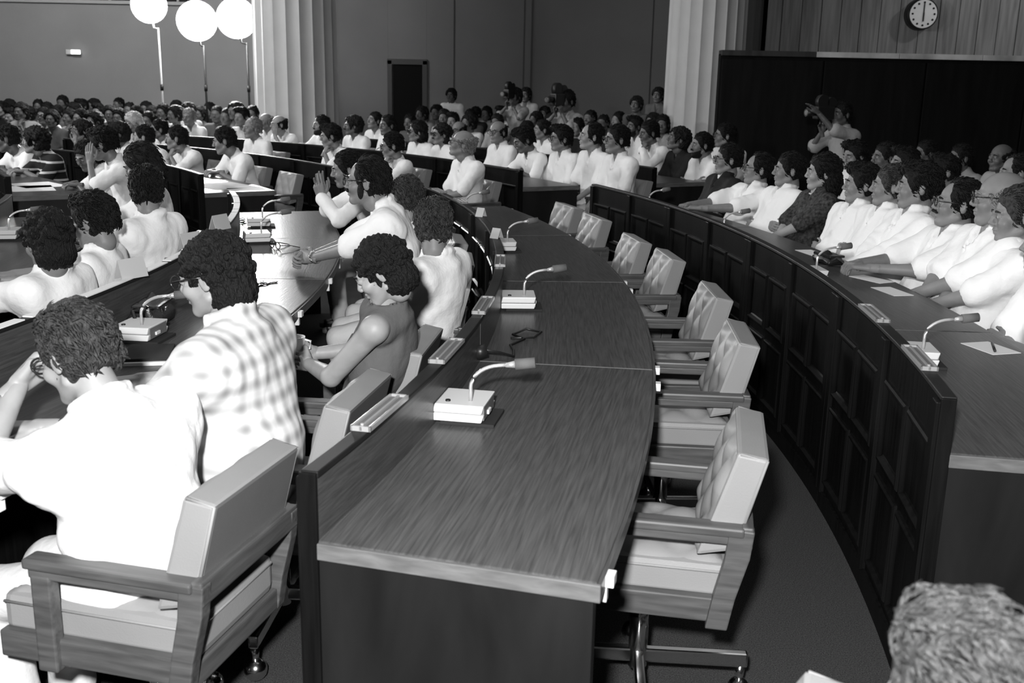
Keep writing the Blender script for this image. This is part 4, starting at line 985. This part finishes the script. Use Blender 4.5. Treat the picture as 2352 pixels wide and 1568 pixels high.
# --- across the aisle
A_ = dict(s=.84, hs=.98, q=1)
person('man in white reading papers at the far desk, forearms on the desk', 515, 323, 8.42, 40, 8.65, 0, hair='short', skin='skin_mid', pose='table', hy=-30, hp=12, **A_)
person('man with moustache in white at far desk, looking left, hand near chin', 405, 317, 8.48, 47, 8.65, 0, hair='short', face='moustache', skin='skin_mid', pose='chin', hy=-38, **A_)
person('man with neat dark hair in white, profile to the left, far left block', 329, 314, 8.50, 52, 8.65, 0, hair='short', skin='skin_light', pose='lap', hy=-40, **A_)
person('young man with dark face in white behind the neat-haired man', 270, 306, 8.52, 55, 8.65, 0, hair='afro', skin='skin_dark', pose='folded', hy=-25, **A_)
person('woman with short curly hair raising one hand, far left block', 187, 300, 8.50, 59, 8.65, 0, hair='afro', skin='skin_mid', pose='raise', hy=-20, head='f', **A_)
person('dark-haired man in white behind the moustached man, looking left', 365, 297, 9.85, 61, 9.95, 0, hair='short', skin='skin_mid', pose='lap', hy=-35, **A_)
person('white-haired person looking down, far left block', 306, 281, 9.85, 63, 9.95, 0, hair='bob', hcol='hair_white', skin='skin_mid', pose='lap', hy=-15, hp=18, **A_)
person('grey-haired man in white sitting upright near the pale lamp pole', 434, 269, 11.24, 65, 11.35, 0, hair='short', hcol='hair_grey', skin='skin_mid', pose='lap', hy=10, **A_)
person('man with spectacles in white facing the camera, far left block', 99, 266, 11.24, 78, 11.35, 0, hair='short', skin='skin_mid', pose='lap', hy=10, glasses='clear', **A_)
person('man with cropped greying hair in white left of the column, nearest of three', 579, 294, 9.86, 51, 9.95, 0, hair='thin', hcol='hair_grey', skin='skin_mid', pose='lap', hy=-12, **A_)
person('bald man in white holding a hand to his brow before the column', 640, 286, 11.20, 57, 11.35, 0, hair='bald', skin='skin_light', pose='cheek', hy=-25, **A_)
person('bald man with spectacles in white at the left side of the column', 610, 279, 12.0, 59, 12.1, 0, hair='bald', hcol='hair_grey', skin='skin_mid', pose='lap', hy=-15, **A_)
person('bearded man in white right of the left column', 738, 287, 11.3, 54, 11.35, 0, hair='short', face='beard', skin='skin_mid', pose='table', hy=-25, **A_)
person('young man in white resting chin on hand, right of the column', 759, 312, 9.84, 43, 9.95, 0, hair='full', skin='skin_mid', pose='chin', hy=-28, hp=8, **A_)
person('man with moustache in loose white shirt, left of the doorway', 810, 288, 11.3, 51, 11.35, 0, hair='afro', face='moustache', skin='skin_dark', pose='lap', hy=-30, **A_)
person('man with raised head in white below the doorway frame', 860, 277, 12.7, 55, 12.75, 0, hair='short', skin='skin_mid', pose='lap', hy=-10, hp=-10, **A_)
person('man in white sitting in front of the dark doorway', 890, 288, 11.3, 48, 11.35, 0, hair='short', skin='skin_dark', pose='lap', hy=-5, **A_)
person('man with spectacles in white, hand over his mouth, by the tall ledge', 900, 334, 9.9, 36, 9.95, 0, hair='short', skin='skin_mid', pose='chin', hy=-25, hp=8, glasses='clear', s=.86, hs=1.0, q=2)
person('long-haired man in dark sunglasses behind a microphone', 958, 302, 11.3, 45, 11.35, 0, hair='bob', skin='skin_mid', pose='lap', hy=-25, glasses='dark', **A_)
person('moustached man in sunglasses with bushy hair and V-neck shirt', 1013, 308, 11.3, 43, 11.35, 0, hair='curly', face='moustache', skin='skin_mid', pose='lap', hy=-15, glasses='dark', **A_)
person('bald old man with spectacles in white, leaning back with chin up', 1062, 330, 9.95, 28.6, 9.98, 0, .88, 1.0, hair='bald', hcol='hair_grey', skin='skin_mid', pose='folded', hy=-22, hp=-14, glasses='clear', q=2, fit=1.1)
person('bald man with spectacles in the row behind the leaning old man', 1053, 299, 12.7, 48, 12.75, 0, hair='bald', skin='skin_mid', pose='lap', glasses='clear', **A_)
person('bald man with round spectacles in white facing the camera, centre', 1143, 303, 11.3, 37.5, 11.35, 0, hair='bald', skin='skin_mid', pose='lap', hy=15, glasses='clear', **A_)
person('black-haired man in white bowed over his forearms on the far desk', 1203, 321, 11.16, 34, 11.35, 0, .85, .98, hair='full', skin='skin_dark', pose='table', hy=-15, hp=22, q=2)
person('man with dark hair in white turned left behind the bowed man', 1245, 298, 12.7, 41.5, 12.75, 0, hair='short', skin='skin_mid', pose='lap', hy=-25, **A_)
person('young man with spectacles and open collar, first of three seated abreast', 1288, 318, 11.32, 32, 11.35, 0, .86, 1.0, hair='full', skin='skin_mid', pose='lap', hy=-12, glasses='clear', q=2)
person('grey-templed man in white, middle of three seated abreast', 1357, 313, 11.32, 29, 11.35, 0, .88, 1.02, hair='receding', skin='skin_light', pose='lap', hy=-15, hp=-4, q=2, fit=1.05)
person('man in heavy dark spectacles and white shirt with pocket, beside the desk end', 1416, 320, 11.32, 27, 11.35, 0, .90, 1.04, hair='short', skin='skin_mid', pose='lap', hy=-8, glasses='clear', q=2, fit=1.08)
person('bearded man in white partly hidden behind the heavy-spectacled man', 1457, 290, 13.9, 36, 14.0, 0, hair='full', face='beard', skin='skin_dark', pose='lap', hy=-5, **A_)
person('man in white with fist held to his mouth, left of the right column', 1490, 305, 12.64, 32.6, 12.75, 0, .88, 1.0, sleeve='long', hair='short', skin='skin_dark', pose='chin', hy=-12, hp=8, q=2)
person('young man with tousled hair in black shirt before the right column', 1557, 319, 12.72, 31, 12.75, 0, .86, 1.0, shirt='shirt_black', hair='afro', skin='skin_dark', pose='folded', hy=-20, hp=-12, q=2)
person('man with full dark beard in white, arms folded, before the right column', 1611, 333, 12.7, 29, 12.75, 0, .86, 1.0, hair='short', face='beard', skin='skin_mid', pose='crossed', hy=-15, q=2)
person('man with spectacles sitting tall in white at the right column edge', 1664, 311, 13.7, 30, 13.8, 0, .98, 1.08, hair='short', skin='skin_mid', pose='lap', hy=-28, glasses='clear', q=2)
def clergy(J):
    p = J['N'] + J['f']*.062*J['s'] - J['lean']*.012; MB().box(-.006, .006, -.016, .016, -.014, .016, .003).part('collar_tab', 'paper', J['o'], tuple(p))
person('man in black clergy shirt with white collar tab, arms crossed', 1672, 366, 11.44, 18, 11.24, 0, .88, .95, shirt='shirt_black', hair='short', skin='skin_mid', pose='crossed', hy=-16, glasses='clear', q=2, extra=clergy)
D_ = dict(s=.92, hs=.95, q=2, fit=1.1)
person('man with spectacles and thin hair in white beside the clergyman', 1741, 388, 11.44, 15, 11.24, 0, hair='receding', skin='skin_mid', pose='table', hy=-16, hp=-4, glasses='clear', **D_)
person('man in long-sleeved white next to the woman in dark dress', 1812, 390, 11.44, 13, 11.24, 0, sleeve='long', hair='short', skin='skin_mid', pose='crossed', hy=-16, **D_)
def pearls(J):
    m = MB(); nf = -J['bk']; N = J['N'] - J['lean']*.01
    for a in np.linspace(-2.2, 2.2, 27):
        c = N + (nf*math.cos(a)*.066 + J['lf']*math.sin(a)*.064)*J['s'] - J['lean']*(.028*math.cos(a) + .004)*J['s']; m.ball(c, .0052, n=8)
    m.part('pearl_necklace', 'mic_shell', J['o'])
person('woman in dark patterned dress with pearl necklace and wavy hair', 1889, 396, 11.44, 11, 11.24, 0, .86, .94, shirt='dress_pattern', trousers='dress_pattern', hair='long', skin='skin_light', pose='folded', hy=-16, head='f', q=2, fit=.9, extra=pearls)
person('man with dark side-parted hair in long-sleeved white, arms crossed', 1980, 423, 11.44, 8.4, 11.24, 0, sleeve='long', hair='full', skin='skin_mid', pose='crossed', hy=-18, **D_)
person('man with greying short hair in long-sleeved white, watch on wrist', 2045, 427, 11.44, 6.7, 11.24, 0, sleeve='long', hair='short', hcol='hair_brown', skin='skin_mid', pose='crossed', hy=-20, **D_)
person('man with sharp profile and sideburns in white shirt with cuffs', 2109, 428, 11.44, 5.1, 11.24, 0, .92, 1.0, sleeve='long', hair='full', skin='skin_mid', pose='folded', hy=-20, q=2)
person('moustached man with spectacles in white, bare forearms on the desk', 2200, 468, 11.44, 2.4, 11.24, 0, .90, 1.0, hair='receding', face='moustache', skin='skin_mid', pose='rest', hy=-14, hp=-4, glasses='clear', q=2)
person('bald man with spectacles and grey fringe in white at right', 2298, 456, 11.44, .8, 11.24, 0, .98, 1.06, hair='bald', hcol='hair_grey', skin='skin_mid', pose='folded', hy=-20, glasses='clear', q=2, fit=1.1)
person('man at the right picture edge with combed brown hair, in white', 2338, 494, 11.44, -1, 11.24, 0, .94, 1.02, hair='short', hcol='hair_brown', skin='skin_mid', pose='folded', hy=-10, hp=6, q=2, fit=1.08)
person('man in white cropped by the right picture edge, nearest of his row', 2420, 560, 11.32, -3.4, 11.38, 0, .94, 1.0, hair='short', skin='skin_mid', pose='folded', hy=-14, q=1, fit=1.1)
E_ = dict(s=.86, hs=.96, q=1)
person('woman with short dark hair in white in the second row at right', 1963, 357, 12.72, 19.3, 12.75, 0, hair='full', skin='skin_mid', pose='lap', hy=5, hp=10, head='f', **E_)
person('man in dim white with open collar, second row at right', 2032, 362, 12.72, 17.6, 12.75, 0, hair='short', skin='skin_dark', pose='lap', hy=-5, **E_)
person('smiling dark-haired man behind the greying man at right', 2076, 374, 12.72, 16.6, 12.75, 0, hair='full', skin='skin_mid', pose='lap', hy=-5, **E_)
person('man with spectacles in white shirt behind the sharp-profiled man', 2166, 393, 12.72, 14.5, 12.75, 0, hair='full', skin='skin_mid', pose='lap', hy=-15, glasses='clear', **E_)
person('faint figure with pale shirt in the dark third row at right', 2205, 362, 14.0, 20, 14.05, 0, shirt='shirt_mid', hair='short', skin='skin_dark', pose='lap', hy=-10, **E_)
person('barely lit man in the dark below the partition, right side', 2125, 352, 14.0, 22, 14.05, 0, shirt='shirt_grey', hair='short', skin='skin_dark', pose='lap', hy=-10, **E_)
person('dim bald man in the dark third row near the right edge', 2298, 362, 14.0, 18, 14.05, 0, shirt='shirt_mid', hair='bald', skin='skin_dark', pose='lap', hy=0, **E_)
person('man with dark hair in white, second row at the right edge', 2333, 396, 12.72, 11, 12.75, 0, hair='receding', skin='skin_mid', pose='lap', hy=-15, **E_)
# --- out-of-focus head in the near corner
pc = unz(2240, 1690, 1.0)
person('out-of-focus person with wavy grey-brown hair in the near right corner', world=tuple(pc), heading=-52, s=.93, hs=.98, shirt='shirt_white', hair='full', hcol='hair_brown', skin='skin_light', pose='lap', hy=-6, hp=6, q=2, fit=1.1, eyes=False)

tp_ = unz(1905, 1530, .795); d_ = tp_[:2] - C0
chair(float(np.hypot(*d_)) + .012, math.degrees(math.atan2(d_[1], d_[0])) - 1.25, 'pale armchair at the bottom edge beside the out-of-focus head', group='empty armchairs in the near corner')
# --- standing camera people
def film_camera(label, J, dx, dz, sc=1.0, lens=True):
    p = J['H'] + J['f']*dx + np.array([0, 0, dz]); c, s_ = math.cos(R_(J['th'])), math.sin(R_(J['th']))
    wp = J['base'] + np.array([p[0]*c - p[1]*s_, p[0]*s_ + p[1]*c, p[2]])
    o = thing('film_camera', label, 'camera', tuple(wp), J['th']); o.scale = (sc,)*3
    MB().box(-.12, .10, -.05, .05, -.08, .06, .012).part('body', 'black_plastic', o)
    MB().cone((-.11, 0, -.01), (-.24, 0, -.01), .032, .042, 18).part('lens', 'black_plastic', o); MB().cone((-.235, 0, -.01), (-.242, 0, -.01), .03, .028, 18).part('front_glass', 'chrome', o)
    MB().cone((-.04, -.03, .11), (-.04, .03, .11), .075, .075, 20).cone((.07, -.03, .10), (.07, .03, .10), .06, .06, 20).part('film_magazine', 'black_plastic', o)
    MB().tube([(.10, .03, .0), (.15, .03, .0), (.17, .02, .0)], .02, 10).part('eyepiece', 'black_plastic', o)
    MB().tube([(-.03, 0, -.08), (-.05, 0, -.16)], .016, 8).part('grip', 'black_plastic', o)
def stander(u, v, d, label, heading, **k):
    w = und(u, v, d); a = dict(s=.84, hs=.94, q=1, stand=True, world=tuple(w), heading=heading, hair='afro', skin='skin_dark', pose='stand', trousers='trousers_dark', eyes=True); a.update(k); return person(label, **a)
stander(1036, 219, 18.6, 'slim person in white T-shirt standing alone at the back wall', 75, shirt='shirt_white', skin='skin_dark', collar=False)
J1 = stander(1182, 222, 16.2, 'cameraman with film camera at his eye by the back wall', 60, shirt='shirt_mid', pose='camera', hs=1.05); film_camera('film camera held by the man at the back wall, lens to the left', J1, .15, .05, .95)
stander(1207, 218, 17.5, 'man standing directly right of the back wall cameraman', 70, shirt='shirt_mid')
J2 = stander(1300, 232, 14.6, 'bulky photographer standing right of centre with large camera', 50, shirt='shirt_mid', pose='camera', hair='full', s=.95, hs=1.2); film_camera('large dark camera held up by the bulky photographer', J2, .16, .03, 1.15)
stander(1461, 240, 15.5, 'young man in dark polo with pale collar, left of right column', 60, shirt='shirt_grey')
stander(1511, 219, 16.4, 'tall standing man in dark shirt touching the right column edge', 60, shirt='shirt_grey')
J3 = stander(1932, 262, 10.6, 'man in pale shirt filming with raised arm before the dark partition', 20, shirt='shirt_mid', pose='reach', hair='short', hs=1.0, s=.9, hy=10); film_camera('camera raised by the man before the dark partition', J3, .20, .02, .9)

# --- the dim crowd on benches at the back
left = [(3, 250), (20, 245), (27, 269), (61, 262), (88, 245), (108, 253), (143, 236), (131, 260), (167, 253), (187, 245), (184, 271), (214, 243), (226, 257), (252, 262), (216, 278), (272, 241), (297, 253), (274, 270), (335, 250), (349, 262), (340, 278), (374, 258), (405, 248), (401, 263), (456, 262), (480, 252), (498, 263), (521, 269), (555, 269), (580, 263), (48, 256), (118, 273), (312, 262), (430, 255), (540, 255), (160, 270)]
mid = [(968, 262), (1002, 258), (940, 281), (1020, 270), (1040, 278), (1080, 268), (1091, 262), (1117, 261), (1141, 281), (1151, 262), (1076, 282), (1355, 272), (1420, 276), (1498, 280), (1522, 286), (1209, 300), (1230, 275), (1268, 280), (1325, 292), (1385, 284), (1250, 262)]
protos = []
def crowd_person(i, u, v, d, label, group, heading):
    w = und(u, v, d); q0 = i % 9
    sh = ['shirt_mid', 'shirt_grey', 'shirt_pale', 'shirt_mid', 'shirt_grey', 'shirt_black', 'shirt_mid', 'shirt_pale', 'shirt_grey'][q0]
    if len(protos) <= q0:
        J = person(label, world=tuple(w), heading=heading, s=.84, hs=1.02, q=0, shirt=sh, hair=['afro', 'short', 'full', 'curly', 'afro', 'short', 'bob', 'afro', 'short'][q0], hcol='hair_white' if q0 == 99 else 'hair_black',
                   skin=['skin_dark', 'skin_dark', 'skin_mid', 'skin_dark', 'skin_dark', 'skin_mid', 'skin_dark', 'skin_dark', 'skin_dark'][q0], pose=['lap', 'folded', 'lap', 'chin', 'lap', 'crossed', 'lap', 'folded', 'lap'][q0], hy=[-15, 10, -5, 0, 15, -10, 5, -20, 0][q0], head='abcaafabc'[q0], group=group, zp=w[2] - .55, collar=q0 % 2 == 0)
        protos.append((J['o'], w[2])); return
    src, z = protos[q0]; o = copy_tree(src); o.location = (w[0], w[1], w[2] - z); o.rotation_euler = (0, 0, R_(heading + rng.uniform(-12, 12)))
    k = rng.uniform(.95, 1.06); o.scale = (k, k, 1); o['label'] = label; o['group'] = group
benches = {}
ORD = ['first', 'second', 'third', 'fourth', 'fifth', 'sixth', 'seventh', 'eighth', 'ninth', 'tenth', 'eleventh', 'twelfth', 'thirteenth', 'fourteenth']
TAKEN = [(x, 17.4) for x in (float(und(px, 100, 17.4)[0]) for px in (364, 468, 567))]
def CD(gi, v, u):         # the bench on which this head finds room
    want = (14.4 + (280 - v)*.115) if gi == 0 else (15.0 + (288 - v)*.115)
    bins = [round(14.4 + .8*k, 2) for k in range(7)]
    if (gi == 0 and u > 520) or (gi == 1 and u > 1470): bins = [14.4, 15.2]
    for d in sorted(bins, key=lambda q: abs(q - want)):
        x = float(und(u, v, d)[0])
        if all(abs(x - x2) > .37 or abs(d - d2) > .5 for x2, d2 in TAKEN): break
    else: d = min(bins, key=lambda q: abs(q - want)); x = float(und(u, v, d)[0])
    TAKEN.append((x, d)); return d
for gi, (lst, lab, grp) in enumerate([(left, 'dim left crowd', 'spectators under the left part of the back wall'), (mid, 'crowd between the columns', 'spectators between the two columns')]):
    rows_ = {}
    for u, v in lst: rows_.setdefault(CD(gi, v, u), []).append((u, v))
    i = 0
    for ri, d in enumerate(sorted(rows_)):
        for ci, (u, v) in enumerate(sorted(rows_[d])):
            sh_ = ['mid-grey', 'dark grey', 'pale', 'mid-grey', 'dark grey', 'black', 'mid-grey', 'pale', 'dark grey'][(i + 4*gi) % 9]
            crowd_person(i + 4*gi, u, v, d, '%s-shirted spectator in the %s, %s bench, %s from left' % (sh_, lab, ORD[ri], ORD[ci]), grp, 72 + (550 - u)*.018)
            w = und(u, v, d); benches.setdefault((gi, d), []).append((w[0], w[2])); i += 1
for (gi, d), xs in sorted(benches.items()):
    x0, x1 = min(x for x, z in xs) - .4, max(x for x, z in xs) + .4; zt = min(z for x, z in xs) - .66
    zt = max(zt, .25)
    if gi == 0 and d > 15.1: x1 = min(x1, -4.25)
    if gi == 1 and d > 15.1: x0 = max(x0, -2.55)
    if gi == 1 and d > 14.6: x1 = min(x1, 2.12)
    if x1 - x0 < .3: continue
    o = thing('bench', ('long dark bench under the left crowd, %s from the front' if gi == 0 else 'long dark bench under the crowd between the columns, %s from the front') % ['first', 'second', 'third', 'fourth', 'fifth', 'sixth', 'seventh'][sorted(k[1] for k in benches if k[0] == gi).index(d)], 'bench', ((x0+x1)/2, d + .02, 0), 0)
    h = (x1-x0)/2
    MB().box(-h, h, -.22, .2, zt - .05, zt, .01).part('seat', 'desk_dark', o); MB().box(-h, h, .2, .24, zt - .05, zt + .3, .01).part('backrest', 'desk_dark', o)
    for x in (-h + .1, h - .1): MB().box(x - .03, x + .03, -.2, .22, 0, zt - .045, .006).part('leg', 'desk_dark', o)

# --- armchairs under the seated people whose rows are in view
def seats(row_r, ths, text):
    for k, t in enumerate(ths): chair(row_r, t, text % ['first', 'second', 'third', 'fourth', 'fifth', 'sixth', 'seventh', 'eighth', 'ninth', 'tenth', 'eleventh', 'twelfth', 'thirteenth'][k], group='armchairs hidden under seated people')
seats(11.62, [-3.4, -1.0, .8, 2.4, 5.1, 6.7, 8.4, 11, 13.2, 15.1, 17.8], 'armchair hidden under the right front row, %s from the camera')
seats(11.62, [27, 29.2, 32, 34.3, 37.5, 42.7, 45, 48, 51, 54, 57.3], 'armchair hidden under the far fourth row, %s from the aisle')
seats(13.02, [11.1, 14.5, 16.7, 19.3], 'armchair hidden under the right second row, %s from the camera')
seats(10.22, [28.6, 36.2, 42.7, 51.3], 'armchair hidden under the far third row, %s from the aisle')
seats(8.92, [46.5, 51.5, 55, 59.5], 'armchair hidden under the far second row, %s from the aisle')
seats(7.58, [-3, 0, 5.2, 9.5], 'armchair hidden under the row at the left edge, %s from the camera')
seats(9.00, [4.5, 8.6, 12.6], 'armchair hidden under the left row behind the glossy desk, %s from the camera')
